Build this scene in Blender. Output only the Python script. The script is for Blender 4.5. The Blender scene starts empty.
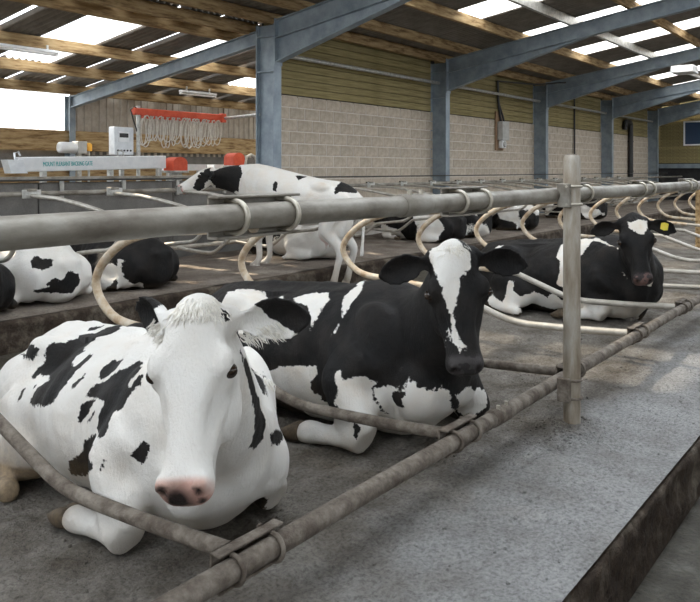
import bpy, bmesh, math, random
import numpy as np
from mathutils import Vector, Matrix, noise
from mathutils.bvhtree import BVHTree

# ------------------------------------------------------------------ camera, sky, sun, exposure
# world axes: x runs along the cubicle row, y goes away towards the block wall, z up, z=0 is the bed level
SC = bpy.context.scene
COL = SC.collection
EYE = 1.25
cam_d = bpy.data.cameras.new('camera'); cam = bpy.data.objects.new('camera', cam_d); COL.objects.link(cam)
cam.location = (0, 0, EYE)
cam.rotation_euler = (math.radians(90), 0, -(math.pi/2 - math.atan2(570, 770)))
cam_d.sensor_width = 36; cam_d.lens = 36*770/700
cam_d.shift_y = -(301-170)/700
cam_d.clip_start = .05; cam_d.clip_end = 300
SC.camera = cam
SC.view_settings.view_transform = 'Standard'; SC.view_settings.look = 'None'
SC.view_settings.gamma = 1; SC.view_settings.use_curve_mapping = False
SC.view_settings.exposure = 0.72
world = bpy.data.worlds.new('sky'); SC.world = world; world.use_nodes = True
bg = world.node_tree.nodes['Background']
bg.inputs[0].default_value = (.87, .935, 1.0, 1); bg.inputs[1].default_value = 2.4
sun_d = bpy.data.lights.new('sun', 'SUN'); sun = bpy.data.objects.new('sun', sun_d); COL.objects.link(sun)
sun_d.energy = 7.0; sun_d.angle = math.radians(1.0); sun_d.color = (1, .86, .66)
SUN_TO = Vector((.10, -.62, -.78))          # direction the light travels
sun.rotation_euler = SUN_TO.to_track_quat('-Z', 'Y').to_euler()

rnd = random.Random(7)

# ------------------------------------------------------------------ helpers
def tag(o, label=None, cat=None, group=None, kind=None):
    if label: o['label'] = label
    if cat: o['category'] = cat
    if group: o['group'] = group
    if kind: o['kind'] = kind
    return o
def empty(name, loc=(0, 0, 0), rz=0, parent=None):
    o = bpy.data.objects.new(name, None); COL.objects.link(o)
    o.location = loc; o.rotation_euler = (0, 0, rz); o.empty_display_size = .1
    if parent: o.parent = parent
    return o
def place(name, mesh, parent=None, loc=(0, 0, 0), rot=(0, 0, 0)):
    o = bpy.data.objects.new(name, mesh); COL.objects.link(o)
    o.location = loc; o.rotation_euler = rot
    if parent: o.parent = parent
    return o
def copy_tree(o, parent=None):
    c = o.copy(); COL.objects.link(c); c.parent = parent
    for ch in list(o.children): copy_tree(ch, c)
    return c
V = Vector
class MB:
    def __init__(s): s.v = []; s.f = []; s.sm = []
    def add(s, vs, fs, smooth=False):
        b = len(s.v); s.v += [tuple(p) for p in vs]
        for f in fs: s.f.append(tuple(b+i for i in f)); s.sm.append(smooth)
    def box(s, lo, hi, mat=None):
        x0, y0, z0 = lo; x1, y1, z1 = hi
        vs = [V(p) for p in ((x0,y0,z0),(x1,y0,z0),(x1,y1,z0),(x0,y1,z0),(x0,y0,z1),(x1,y0,z1),(x1,y1,z1),(x0,y1,z1))]
        if mat: vs = [mat @ p for p in vs]
        s.add(vs, [(0,3,2,1),(4,5,6,7),(0,1,5,4),(1,2,6,5),(2,3,7,6),(3,0,4,7)])
        return s
    def cbox(s, lo, hi, c=.01):
        # a box with its long edges chamfered: built from an octagon-like inset on the top and bottom
        x0,y0,z0 = lo; x1,y1,z1 = hi
        def ring(z, i): return [(x0+i,y0+c,z),(x0+c,y0+i,z),(x1-c,y0+i,z),(x1-i,y0+c,z),(x1-i,y1-c,z),(x1-c,y1-i,z),(x0+c,y1-i,z),(x0+i,y1-c,z)]
        r = ring(z0, c)+ring(z0+c, 0)+ring(z1-c, 0)+ring(z1, c)
        fs = [tuple(range(7,-1,-1)), tuple(range(24,32))]
        for k in range(3):
            for i in range(8): fs.append((k*8+i, k*8+(i+1)%8, (k+1)*8+(i+1)%8, (k+1)*8+i))
        s.add(r, fs); return s
    def tube(s, pts, r, n=12, caps=True, closed=False):
        pts = [V(p) for p in pts]; m = len(pts)
        rs = r if isinstance(r, (list, tuple)) else [r]*m
        up = None; rings = []
        for i, p in enumerate(pts):
            a = pts[(i-1) % m] if (i > 0 or closed) else p
            b = pts[(i+1) % m] if (i < m-1 or closed) else p
            d = (b-a).normalized()
            if up is None:
                up = V((0,0,1)) if abs(d.z) < .9 else V((1,0,0))
            side = d.cross(up).normalized(); up = side.cross(d).normalized()
            rings.append([p + (side*math.cos(2*math.pi*k/n) + up*math.sin(2*math.pi*k/n))*rs[i] for k in range(n)])
        vs = [q for rg in rings for q in rg]; fs = []
        for i in range(m if closed else m-1):
            j = (i+1) % m
            for k in range(n): fs.append((i*n+k, i*n+(k+1)%n, j*n+(k+1)%n, j*n+k))
        s.add(vs, fs, True)
        if caps and not closed:
            s.add(rings[0], [tuple(range(n))][::1]); s.add(rings[-1], [tuple(range(n-1,-1,-1))])
        return s
    def pipe(s, pts, ro, ri, n=16):          # short sleeve with visible wall
        s.tube(pts, ro, n, caps=False)
        return s
    def prism(s, poly, axis, a, b):          # extrude a 2-D outline along an axis
        n = len(poly)
        def P(u, v, w): return {'x': (w,u,v), 'y': (u,w,v), 'z': (u,v,w)}[axis]
        vs = [P(u, v, a) for u, v in poly]+[P(u, v, b) for u, v in poly]
        s.add(vs, [tuple(range(n-1,-1,-1)), tuple(range(n,2*n))]+[(i,(i+1)%n,n+(i+1)%n,n+i) for i in range(n)])
        return s
    def sphere(s, c, r, nu=16, nv=10):
        c = V(c); r = V(r) if not isinstance(r, (int, float)) else V((r, r, r)); vs = []; fs = []
        for i in range(nv+1):
            th = math.pi*i/nv
            for k in range(nu):
                ph = 2*math.pi*k/nu
                vs.append(c+V((r.x*math.sin(th)*math.cos(ph), r.y*math.sin(th)*math.sin(ph), r.z*math.cos(th))))
        for i in range(nv):
            for k in range(nu): fs.append((i*nu+k, (i+1)*nu+k, (i+1)*nu+(k+1)%nu, i*nu+(k+1)%nu))
        s.add(vs, fs, True); return s
    def mesh(s, name, m):
        me = bpy.data.meshes.new(name); me.from_pydata(s.v, [], s.f)
        me.polygons.foreach_set('use_smooth', s.sm)
        bm = bmesh.new(); bm.from_mesh(me); bmesh.ops.recalc_face_normals(bm, faces=bm.faces); bm.to_mesh(me); bm.free()
        if m: me.materials.append(m)
        me.update(); return me
    def build(s, name, m, parent=None, loc=(0,0,0), rot=(0,0,0)):
        return place(name, s.mesh(name, m), parent, loc, rot)
def fillet(pts, r, n=6):
    pts = [V(p) for p in pts]; out = [pts[0]]
    for i in range(1, len(pts)-1):
        a, p, b = pts[i-1], pts[i], pts[i+1]
        d0 = (a-p); d1 = (b-p); q = min(r, d0.length*.48, d1.length*.48)
        p0 = p+d0.normalized()*q; p1 = p+d1.normalized()*q
        for k in range(n+1):
            u = k/n; out.append(p0*(1-u)**2+p*2*u*(1-u)+p1*u*u)
    out.append(pts[-1]); return out
def catmull(pts, n=6):
    pts = [V(p) for p in pts]; out = []
    for i in range(len(pts)-1):
        p0 = pts[max(i-1,0)]; p1 = pts[i]; p2 = pts[i+1]; p3 = pts[min(i+2,len(pts)-1)]
        for k in range(n):
            u = k/n
            out.append(.5*((2*p1)+(p2-p0)*u+(2*p0-5*p1+4*p2-p3)*u*u+(3*p1-p0-3*p2+p3)*u**3))
    out.append(pts[-1]); return out

# ------------------------------------------------------------------ materials
class NT:
    def __init__(s, name):
        s.m = bpy.data.materials.new(name); s.m.use_nodes = True
        s.t = s.m.node_tree; s.b = s.t.nodes['Principled BSDF']; s.o = s.t.nodes['Material Output']
    def n(s, kind, **kw):
        x = s.t.nodes.new(kind)
        for k, v in kw.items():
            if k.startswith('i_'): x.inputs[k[2:].replace('_', ' ')].default_value = v
            else: setattr(x, k, v)
        return x
    def l(s, a, b): s.t.links.new(a, b)
    def coord(s, scale=(1,1,1), kind='Object'):
        tc = s.n('ShaderNodeTexCoord'); mp = s.n('ShaderNodeMapping'); s.l(tc.outputs[kind], mp.inputs[0])
        mp.inputs['Scale'].default_value = scale; return mp.outputs[0]
    def noise(s, co, scale, detail=4, rough=.6):
        x = s.n('ShaderNodeTexNoise'); s.l(co, x.inputs['Vector'])
        x.inputs['Scale'].default_value = scale; x.inputs['Detail'].default_value = detail; x.inputs['Roughness'].default_value = rough
        return x.outputs['Fac']
    def ramp(s, fac, stops):
        x = s.n('ShaderNodeValToRGB'); s.l(fac, x.inputs[0]); e = x.color_ramp.elements
        while len(e) < len(stops): e.new(.5)
        for k, (p, c) in enumerate(stops): e[k].position = p; e[k].color = (*c, 1)
        return x.outputs[0]
    def mix(s, fac, a, b, mode='MIX'):
        x = s.n('ShaderNodeMix', data_type='RGBA', blend_type=mode)
        for sock, v in ((x.inputs[0], fac), (x.inputs[6], a), (x.inputs[7], b)):
            if isinstance(v, (int, float)): sock.default_value = v
            elif isinstance(v, tuple): sock.default_value = (*v, 1)
            else: s.l(v, sock)
        return x.outputs[2]
    def math(s, op, a, b=0, clamp=False):
        x = s.n('ShaderNodeMath', operation=op, use_clamp=clamp)
        for sock, v in ((x.inputs[0], a), (x.inputs[1], b)):
            if isinstance(v, (int, float)): sock.default_value = v
            else: s.l(v, sock)
        return x.outputs[0]
    def bump(s, h, strength=.5, dist=.01, prev=None):
        x = s.n('ShaderNodeBump'); s.l(h, x.inputs['Height'])
        x.inputs['Strength'].default_value = strength; x.inputs['Distance'].default_value = dist
        if prev: s.l(prev, x.inputs['Normal'])
        s.l(x.outputs[0], s.b.inputs['Normal']); return x.outputs[0]
def mk(name, c1, c2, scale=6, rough=.75, metal=0, stretch=(1,1,1), bump=0, bscale=60, bdist=.004, c3=None, spec=.5, lo=.35, hi=.65, rand=0):
    k = NT(name); co = k.coord(stretch)
    stops = [(lo, c1), (hi, c2)] if not c3 else [(lo, c1), ((lo+hi)/2, c2), (hi, c3)]
    c = k.ramp(k.noise(co, scale, 6, .62), stops)
    if rand:
        oi = k.n('ShaderNodeObjectInfo'); hs = k.n('ShaderNodeHueSaturation')
        v = k.math('MULTIPLY_ADD', oi.outputs['Random'], rand); k.t.nodes[-1].inputs[2].default_value = 1-rand/2
        k.l(v, hs.inputs['Value']); k.l(c, hs.inputs['Color']); c = hs.outputs[0]
    k.l(c, k.b.inputs['Base Color'])
    k.b.inputs['Roughness'].default_value = rough; k.b.inputs['Metallic'].default_value = metal
    k.b.inputs['Specular IOR Level'].default_value = spec
    if bump: k.bump(k.noise(co, bscale, 5), bump, bdist)
    return k.m
def two_scale(name, big, small, sb, ss, rough, bump, bscale, bdist, spec=.3):
    k = NT(name); co = k.coord()
    a = k.ramp(k.noise(co, sb, 5), big); b = k.ramp(k.noise(co, ss, 4, .7), small)
    k.l(k.mix(1, a, b, 'MULTIPLY'), k.b.inputs['Base Color'])
    k.b.inputs['Roughness'].default_value = rough; k.b.inputs['Specular IOR Level'].default_value = spec
    n1 = k.bump(k.noise(co, bscale, 6, .7), bump, bdist)
    return k.m
MT = {}
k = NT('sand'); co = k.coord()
pale_sand = k.ramp(k.noise(co, 3.5, 5), [(.3,(.30,.292,.28)),(.5,(.375,.372,.368)),(.7,(.44,.44,.436))])
brown_sand = k.ramp(k.noise(co, 5, 6), [(.3,(.13,.112,.09)),(.5,(.215,.195,.17)),(.7,(.30,.28,.25))])
sx = k.n('ShaderNodeSeparateXYZ'); k.l(co, sx.inputs[0])          # browner, darker sand where the cows lie, paler grey along the kerb
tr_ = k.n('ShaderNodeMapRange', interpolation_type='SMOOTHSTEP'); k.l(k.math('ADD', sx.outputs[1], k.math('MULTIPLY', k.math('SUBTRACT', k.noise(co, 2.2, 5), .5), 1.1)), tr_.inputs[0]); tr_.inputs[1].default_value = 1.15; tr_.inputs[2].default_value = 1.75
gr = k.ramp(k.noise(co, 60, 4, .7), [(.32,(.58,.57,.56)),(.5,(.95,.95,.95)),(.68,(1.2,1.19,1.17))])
k.l(k.mix(1, k.mix(tr_.outputs[0], pale_sand, brown_sand), gr, 'MULTIPLY'), k.b.inputs['Base Color'])
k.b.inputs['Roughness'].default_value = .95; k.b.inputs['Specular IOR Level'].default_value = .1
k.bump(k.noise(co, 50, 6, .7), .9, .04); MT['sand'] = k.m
MT['sand_far'] = two_scale('mucky_sand', [(.3,(.17,.14,.115)),(.5,(.24,.205,.175)),(.7,(.34,.30,.26))], [(.3,(.5,.5,.5)),(.5,(.9,.9,.9)),(.75,(1.1,1.08,1.04))], 2.5, 40, .95, .9, 40, .03, .1)
MT['floor'] = two_scale('wet_floor', [(.35,(.045,.038,.025)),(.5,(.085,.075,.055)),(.7,(.15,.14,.12))], [(.3,(.45,.45,.45)),(.7,(1.1,1.1,1.1))], 6, 45, .5, .9, 35, .02, .4)
MT['kerb'] = two_scale('dirty_kerb', [(.3,(.035,.025,.018)),(.5,(.075,.055,.04)),(.72,(.22,.19,.15))], [(.3,(.5,.5,.5)),(.7,(1,1,1))], 5, 35, .9, .9, 22, .03, .2)
MT['galv'] = mk('galvanised_steel', (.36,.36,.34), (.60,.60,.57), 14, .42, .55, bump=.12, bscale=90)
MT['galv_rail'] = mk('dirty_galvanised_rail', (.15,.13,.105), (.255,.235,.20), 9, .55, .35, stretch=(.5,1,1), bump=.25, bscale=60, c3=(.36,.34,.30))
MT['galv_muck'] = mk('mucky_rail', (.085,.065,.05), (.155,.13,.105), 16, .85, .05, bump=.8, bscale=45, bdist=.01, c3=(.24,.21,.175))
MT['galv_tan'] = mk('stained_loop', (.36,.25,.15), (.52,.42,.30), 12, .6, .15, bump=.3, bscale=70, c3=(.60,.54,.45))
MT['bolt'] = mk('zinc_bolt', (.40,.37,.30), (.54,.50,.43), 20, .4, .5)
MT['post'] = mk('weathered_post', (.22,.175,.125), (.34,.30,.245), 13, .5, .3, stretch=(1,1,.25), bump=.35, bscale=50, c3=(.45,.425,.38))
MT['steel'] = mk('blue_grey_steel', (.19,.235,.28), (.31,.37,.42), 3, .5, .25, bump=.08, bscale=30, rand=.1)
MT['steel_dark'] = mk('dark_steel', (.10,.12,.145), (.17,.20,.23), 3, .5, .3)
MT['block'] = mk('concrete_block', (.42,.36,.29), (.56,.49,.40), 9, .95, 0, bump=.35, bscale=55, bdist=.01, rand=.16, spec=.1)
MT['mortar'] = mk('mortar', (.62,.58,.53), (.74,.70,.65), 12, .95, 0, bump=.2, spec=.1)
MT['board'] = mk('treated_board', (.20,.165,.075), (.33,.275,.14), 3, .8, 0, stretch=(.5,6,8), bump=.3, bscale=14, rand=.22, spec=.15)
MT['timber'] = mk('purlin_timber', (.17,.105,.05), (.36,.25,.13), 4, .85, 0, stretch=(.6,4,4), bump=.4, bscale=10, c3=(.48,.36,.20), rand=.2, spec=.15)
MT['sheet'] = mk('fibre_cement_sheet', (.20,.18,.16), (.27,.25,.225), 4, .95, 0, bump=.2, bscale=40, rand=.12, spec=.1)
MT['clad'] = mk('wall_cladding', (.38,.34,.29), (.50,.46,.40), 5, .7, 0, rand=.08)
MT['concrete'] = two_scale('concrete_panel', [(.35,(.15,.145,.135)),(.7,(.25,.24,.225))], [(.3,(.75,.75,.75)),(.7,(1,1,1))], 2.5, 45, .9, .3, 60, .004, .2)
MT['white'] = mk('white_paint', (.78,.80,.82), (.88,.89,.90), 8, .35)
MT['alu'] = mk('aluminium', (.60,.62,.64), (.72,.74,.76), 10, .35, .6)
MT['red'] = mk('red_paint', (.62,.075,.03), (.74,.11,.05), 8, .5)
MT['cable'] = mk('pale_cable', (.55,.52,.47), (.70,.67,.62), 30, .45, .2)
MT['black'] = mk('black_plastic', (.02,.02,.02), (.035,.035,.035), 10, .5)
MT['grey_box'] = mk('grey_enclosure', (.42,.42,.40), (.52,.52,.50), 8, .5)
MT['dark'] = mk('dark_gap', (.02,.02,.022), (.035,.035,.035), 5, .9)
MT['brown'] = mk('brown_backboard', (.20,.12,.07), (.30,.19,.11), 12, .8, stretch=(4,1,1))
MT['yellow'] = mk('yellow_tag', (.85,.68,.06), (.92,.76,.12), 20, .45)
MT['teal'] = mk('teal_lettering', (.02,.40,.42), (.03,.46,.47), 10, .6)
MT['amber'] = mk('amber_lens', (.85,.40,.03), (.95,.50,.06), 20, .25)
MT['frame_white'] = mk('white_frame', (.75,.75,.75), (.82,.82,.82), 10, .45)
k = NT('window_glass'); k.b.inputs['Base Color'].default_value = (.05,.08,.14,1); k.b.inputs['Roughness'].default_value = .06; MT['pane'] = k.m
k = NT('clear_roof_sheet')
tr = k.n('ShaderNodeBsdfTransparent'); tr.inputs[0].default_value = (.93,.95,.98,1)
tl = k.n('ShaderNodeBsdfTranslucent'); tl.inputs[0].default_value = (.9,.92,.95,1)
mx = k.n('ShaderNodeMixShader'); mx.inputs[0].default_value = .72
k.l(tr.outputs[0], mx.inputs[1]); k.l(tl.outputs[0], mx.inputs[2]); k.l(mx.outputs[0], k.o.inputs[0]); MT['clear'] = k.m
ORD = ['first','second','third','fourth','fifth','sixth','seventh','eighth','ninth','tenth','eleventh','twelfth','thirteenth','fourteenth','fifteenth','sixteenth','seventeenth','eighteenth','nineteenth','twentieth','twenty-first','twenty-second','twenty-third','twenty-fourth']
# ------------------------------------------------------------------ ground, beds, kerbs
def grid_mesh(name, xs, ys, fz, m, edge=True):
    nx, ny = len(xs), len(ys)
    vs = [(x, y, fz(x, y)) for y in ys for x in xs]
    fs = [(j*nx+i, j*nx+i+1, (j+1)*nx+i+1, (j+1)*nx+i) for j in range(ny-1) for i in range(nx-1)]
    me = bpy.data.meshes.new(name); me.from_pydata(vs, [], fs); me.materials.append(m)
    me.polygons.foreach_set('use_smooth', [True]*len(fs)); me.update(); return me
POST = (3.81, 1.42)
BED = -.07                                   # level of both sand beds; the passages lie at FLZ
FLZ = -.35
K0 = .88                                    # front kerb line
def smooth(a, b, x):
    u = min(1, max(0, (x-a)/(b-a))); return u*u*(3-2*u)
def sand_z(x, y):
    n = noise.noise(V((x*1.3, y*1.3, 0)))*.016 + noise.noise(V((x*5, y*5, 3)))*.009 + noise.noise(V((x*14, y*14, 5)))*.011 + abs(noise.noise(V((x*29, y*29, 9))))*.012
    n += smooth(1.3, 1.9, y)*(noise.noise(V((x*6, y*6, 21)))*.014+abs(noise.noise(V((x*13, y*13, 31))))*.016)
    n *= smooth(K0, K0+.10, y)*.85+.15
    dip = -.035*smooth(1.65, 2.05, y)*(1-smooth(3.5, 3.9, y))
    d = math.hypot(x-POST[0], y-POST[1])
    return BED + n + dip + .045*math.exp(-(d/.16)**2) + .02*math.exp(-((x-3.2)**2+(y-1.35)**2)/.06)
def far_z(x, y):
    return BED + noise.noise(V((x*2, y*2, 1)))*.02 + noise.noise(V((x*7, y*7, 1)))*.012
fl = MB().box((-40, -30, -.6), (90, 60, FLZ)).build('floor', MT['floor']); tag(fl, kind='structure')
def steps(a, b, d):
    n = max(1, round((b-a)/d)); return [a+(b-a)*i/n for i in range(n+1)]
xs = steps(-3, .8, .2)[:-1]+steps(.8, 5.2, .02)[:-1]+steps(5.2, 9, .05)[:-1]+steps(9, 35.8, .25)
ys = steps(K0, 3.0, .02)[:-1]+steps(3.0, 4.3, .06)
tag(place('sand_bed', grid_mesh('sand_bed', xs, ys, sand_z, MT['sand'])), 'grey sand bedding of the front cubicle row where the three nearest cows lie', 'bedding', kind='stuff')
tag(place('sand_bed', grid_mesh('sand_bed_far', steps(-3, 35.8, .15), steps(6.46, 9.06, .12), far_z, MT['sand_far'])), 'grey sand bedding of the far cubicle row below the standing cow', 'bedding', kind='stuff')
# kerbs: rough concrete steps
def kerb(name, y0, y1, ztop, label, res):
    xs = steps(-3, 9, res)+steps(9, 35.8, .4)[1:]
    prof = [(y0, FLZ)]+[(y0, FLZ+.025*k) for k in range(1, 11)]+[(y0+.008, BED-.018), (y0+.03, ztop), (y1, ztop), (y1, FLZ)]
    mb = MB(); n = len(prof); vs = []
    for x in xs:
        for j, (y, z) in enumerate(prof):
            q = .016*noise.noise(V((x*4, z*9, 2)))+.016*noise.noise(V((x*13, z*18, 4)))+.010*noise.noise(V((x*30, z*40, 4))) if 0 < j < n-3 else 0
            vs.append((x, y+(q if j < n-4 else q*.6 if j == n-4 else 0), z+(q*.3 if j >= n-4 else 0)))
    fs = [(i*n+j, i*n+j+1, (i+1)*n+j+1, (i+1)*n+j) for i in range(len(xs)-1) for j in range(n-1)]
    mb.add(vs, fs, True)
    o = mb.build(name, MT['kerb']); return tag(o, label, 'kerb')
kerb('kerb', K0-.012, K0+.03, BED-.01, 'dark muck-stained concrete kerb along the front of the near sand bed', .022)
kerb('kerb', 6.36, 6.46, BED, 'dark wet concrete kerb below the far row of cubicles', .12)
MB().box((-3, K0+.05, FLZ), (35.8, 4.28, -.2)).build('trim_1', MT['concrete']); tag(bpy.data.objects['trim_1'], kind='structure')
MB().box((-3, 6.47, FLZ), (35.8, 9.05, -.16)).build('trim_2', MT['concrete']); tag(bpy.data.objects['trim_2'], kind='structure')
# loose clods on the sand
mb = MB()
for i in range(1500):
    x = rnd.uniform(.9, 6.5); y = K0+.06+rnd.random()**1.2*1.6
    if i % 5 == 0:
        a = rnd.random()*6.28; q = rnd.random()*.3; x = POST[0]+q*math.cos(a)-.1; y = max(K0+.05, POST[1]+q*math.sin(a)*.6)
    r = rnd.uniform(.002, .008)
    mb.sphere((x, y, sand_z(x, y)+r*.2), (r*rnd.uniform(.8,1.6), r*rnd.uniform(.8,1.4), r*.8), 5, 4)
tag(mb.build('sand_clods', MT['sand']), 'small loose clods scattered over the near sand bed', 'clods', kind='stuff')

# ------------------------------------------------------------------ building shell
WY = 9.5                                     # line of the block wall and columns
BAY = [10.13, 16.2, 22.3, 28.5, 34.6]
BH, BL = .225, .45
wall = empty('wall_back', (0, 0, 0)); tag(wall, kind='structure')
MB().box((10.24, WY+.002, -.26), (35.95, WY+.2, 2.62)).build('mortar_core', MT['mortar'], wall)
bm_ = MB().cbox((0, 0, 0), (BL-.014, .1, BH-.014), .006).mesh('brick', MT['block'])
hm_ = MB().cbox((0, 0, 0), (BL/2-.014, .1, BH-.014), .006).mesh('brick_half', MT['block'])
stuff = MB(); ncount = 0
ZB = 2.66-13*BH
for row in range(13):
    z = ZB+row*BH; x = 10.26-(BL/2 if row % 2 else 0)
    while x < 35.8:
        half = x < 10.23
        xx = 10.26 if half else x
        w = BL/2 if half else BL
        if z > -.2:
            if xx < 21.0 and z > .9 :
                place('brick', hm_ if half else bm_, wall, (xx, WY-.004+rnd.uniform(-.003,.003), z)); ncount += 1
            else:
                stuff.box((xx, WY-.004, z), (xx+w-.014, WY+.08, z+BH-.014))
        x += BL
so = stuff.build('bricks', MT['block'], wall); so['kind'] = 'stuff'; so.name = 'brick_courses'
# boards above the blocks, per bay
MB().box((10.24, WY+.03, 2.62), (35.95, WY+.06, 4.02)).build('backing', MT['dark'], wall)
for b in range(5):
    x0 = BAY[b]+.1; x1 = (BAY[b+1] if b < 4 else 35.95)-.1
    for r in range(9):
        z = 2.665+r*.15
        bd = MB().cbox((0, -.012+.004*(r % 2), 0), (x1-x0, .02, .143), .008).build('board', MT['board'], wall, (x0, WY+rnd.uniform(-.004,.004), z))
# end wall
we = empty('wall_end'); tag(we, kind='structure')
XE = 36.0
for r in range(19):
    z = 1.55+r*.15
    MB().cbox((-.02, 0, 0), (.02, 14, .145), .008).build('board', MT['board'], we, (XE, -4.5, z))
MB().box((XE+.05, -4.5, -.26), (XE+.12, 9.6, 5.2)).build('backing', MT['dark'], we)
MB().box((XE-.12, -4.5, 1.33), (XE-.02, 9.5, 1.52)).build('lintel', MT['steel'], we)
w1 = empty('window_1', (XE-.03, 8.3, 2.38)); tag(w1, kind='structure')
f = MB(); W, Hh = 1.5, .95
f.box((-.04, -W-.06, -.06), (.02, .0+.06, 0)); f.box((-.04, -W-.06, Hh), (.02, .06, Hh+.06)); f.box((-.04, 0, 0), (.02, .06, Hh)); f.box((-.04, -W-.06, 0), (.02, -W, Hh)); f.box((-.035, -W/2-.03, 0), (.02, -W/2+.03, Hh))
f.build('window_frame', MT['frame_white'], w1)
for q in range(2): MB().box((0, -W/2*(q+1)+.03, 0), (.012, -W/2*q-.03 if q else 0, Hh)).build('pane', MT['pane'], w1)

# portal frames
RS = .158
LIGHT_GAP = -.4  # near edge of the roof gap added to light the front row
def roof_z(y): return 5.52-RS*y              # underside line of the roof sheets, main span
def isec(mb, p0, p1, h0, h1, bw, tf, tw, top=True):
    """I-beam in a constant-x plane: p0,p1 = (y,z) of the top flange; h0,h1 depths; centred on x=0"""
    (y0, z0), (y1, z1) = p0, p1
    def slab(a, b, c, d, w):
        vs = [(-w, *a), (w, *a), (w, *b), (-w, *b), (-w, *d), (w, *d), (w, *c), (-w, *c)]
        mb.add(vs, [(0,1,2,3),(7,6,5,4),(0,4,5,1),(1,5,6,2),(2,6,7,3),(3,7,4,0)])
    if top: slab((y0,z0),(y1,z1),(y1,z1-tf),(y0,z0-tf), bw/2)
    slab((y0,z0-h0+tf),(y1,z1-h1+tf),(y1,z1-h1),(y0,z0-h0), bw/2)
    slab((y0,z0),(y1,z1),(y1,z1-h1),(y0,z0-h0), tw/2)
    return mb
def column(mb, y0, y1, z0, z1, bw, tf, tw):
    mb.box((-bw/2, y0, z0), (bw/2, y0+tf, z1)); mb.box((-bw/2, y1-tf, z0), (bw/2, y1, z1)); mb.box((-tw/2, y0+tf, z0), (tw/2, y1-tf, z1))
    return mb
CY0, CY1 = WY-.42, WY+.02
for b, x in enumerate(BAY):
    fr = empty('portal_frame', (x, 0, 0))
    tag(fr, ('nearest blue-grey steel portal frame with a sunlit column beside the standing cow',
             'second steel portal frame, at the far end of the first block wall bay',
             'third steel portal frame, just past the electrical boxes',
             'fourth steel portal frame, between the hanging cable and the black downpipe',
             'farthest steel portal frame, in the corner by the end wall')[b], 'frame', 'steel portal frames along the block wall')
    cm = column(MB(), CY0, CY1, -.26, roof_z(WY)-.2, .19, .02, .014)
    cm.box((-.09, CY0+.02, 2.98), (.09, CY1-.02, 3.0)); cm.box((-.09, CY0+.02, 3.6), (.09, CY1-.02, 3.62))
    cm.build('column', MT['steel'], fr)
    zt = lambda y: roof_z(y)-.20
    isec(MB(), (CY0, zt(CY0)), (2.5, zt(2.5)), .33, .33, .17, .016, .01).build('rafter', MT['steel'], fr)
    isec(MB(), (CY0, zt(CY0)-.33), (5.7, zt(5.7)-.325), .42, .012, .17, .014, .01, top=False).build('haunch', MT['steel'], fr)
    MB().box((-.1, CY0-.02, zt(CY0)-.8), (.1, CY0, zt(CY0)+.02)).build('end_plate', MT['steel'], fr)
    if b == 0:
        LZ = lambda y: 3.10+.15*(15.1-y)-.2
        isec(MB(), (CY1, LZ(CY1)), (15.2, LZ(15.2)), .25, .25, .15, .014, .01).build('lean_to_rafter', MT['steel'], fr)
        column(MB(), 15.2, 15.4, -.26, LZ(15.2)+.02, .15, .014, .01).build('lean_to_column', MT['steel'], fr)
# eaves tie pipe along the top of the boards
for b in range(4):
    tag(MB().tube([(BAY[b]+.008, WY-.18, 3.34), (BAY[b+1]-.008, WY-.18, 3.34)], .04, 10).build('tie_pipe', MT['galv']), f'galvanised eaves tie tube across the boards in the {ORD[b]} bay', 'tie tube', 'eaves tie tubes')

# roofs: purlins, corrugated sheets, clear sheets
ceil = empty('ceiling'); tag(ceil, kind='structure')
PUR = [9.3, 8.55, 7.3, 6.05, 4.8, 3.5, 2.8]
for i, y in enumerate(PUR):
    zt = roof_z(y)-.005
    if i == 3:
        p = MB(); p.box((0, -.035, -.2), (41.9, -.03, 0)); p.box((0, -.035, -.006), (41.9, .035, 0)); p.box((0, -.035, -.2), (41.9, .035, -.194))
        p.build('steel_purlin', MT['galv'], ceil, (-6.0, y, zt))
    else:
        MB().cbox((0, -.045, -.2), (41.9, .045, 0), .006).build('purlin', MT['timber'], ceil, (-6.0, y, zt))
def corr(w, segs, pts_n, amp, m, name):
    """corrugated strip: width w along x, along-slope stations segs=[(y,z)...]"""
    n = 6*max(1, round(w/.146)); mb = MB(); vs = []
    for (y, z) in segs:
        for k in range(n+1): vs.append((w*k/n, y, z+amp*math.cos(2*math.pi*k/6)))
    fs = [(j*(n+1)+k, j*(n+1)+k+1, (j+1)*(n+1)+k+1, (j+1)*(n+1)+k) for j in range(len(segs)-1) for k in range(n)]
    mb.add(vs, fs, True); return mb.mesh(name, m)
SW = 1.022
SA = .036
YS = [9.9, 7.3, 6.05, 4.8, 3.5, 2.6]
seg_sheet = {}; 
def sheets(parent, x0, nsheet, ys, fz, sky, gap, tagname, sw):
    for i in range(nsheet):
        x = x0+i*sw
        j = 0
        while j < len(ys)-1:
            clear = (i, j) in sky
            key = (tagname, j, clear)
            if key not in seg_sheet:
                a, b = ys[j], ys[j+1]
                seg_sheet[key] = corr(sw-(gap if not clear else .0), [(a, fz(a)+.03), (b, fz(b)+.03)], 0, SA, MT['clear' if clear else 'sheet'], 'clear_sheet' if clear else 'roof_sheet')
            place('clear_sheet' if clear else 'roof_sheet', seg_sheet[key], parent, (x, 0, 0))
            j += 1
XS0 = 13.4-19*SW
def col(x): return round((x-XS0)/SW)
sky = set()
for x, rows in ((13.4, (1,2,3)), (16.4, (1,2,3)), (19.5, (1,2,3,4)), (22.6, (1,2,3)), (26.7, (1,2,3)), (29.8, (1,2,3)), (32.9, (1,2,3)), (10.3, (1,2,3)), (7.2, (1,2,3)), (4.1, (1,2,3)), (-2.1, (1,2,3))):
    for r in rows: sky.add((col(x), r))
sheets(ceil, XS0, 41, YS, roof_z, sky, .004, 'main', SW)
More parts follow.
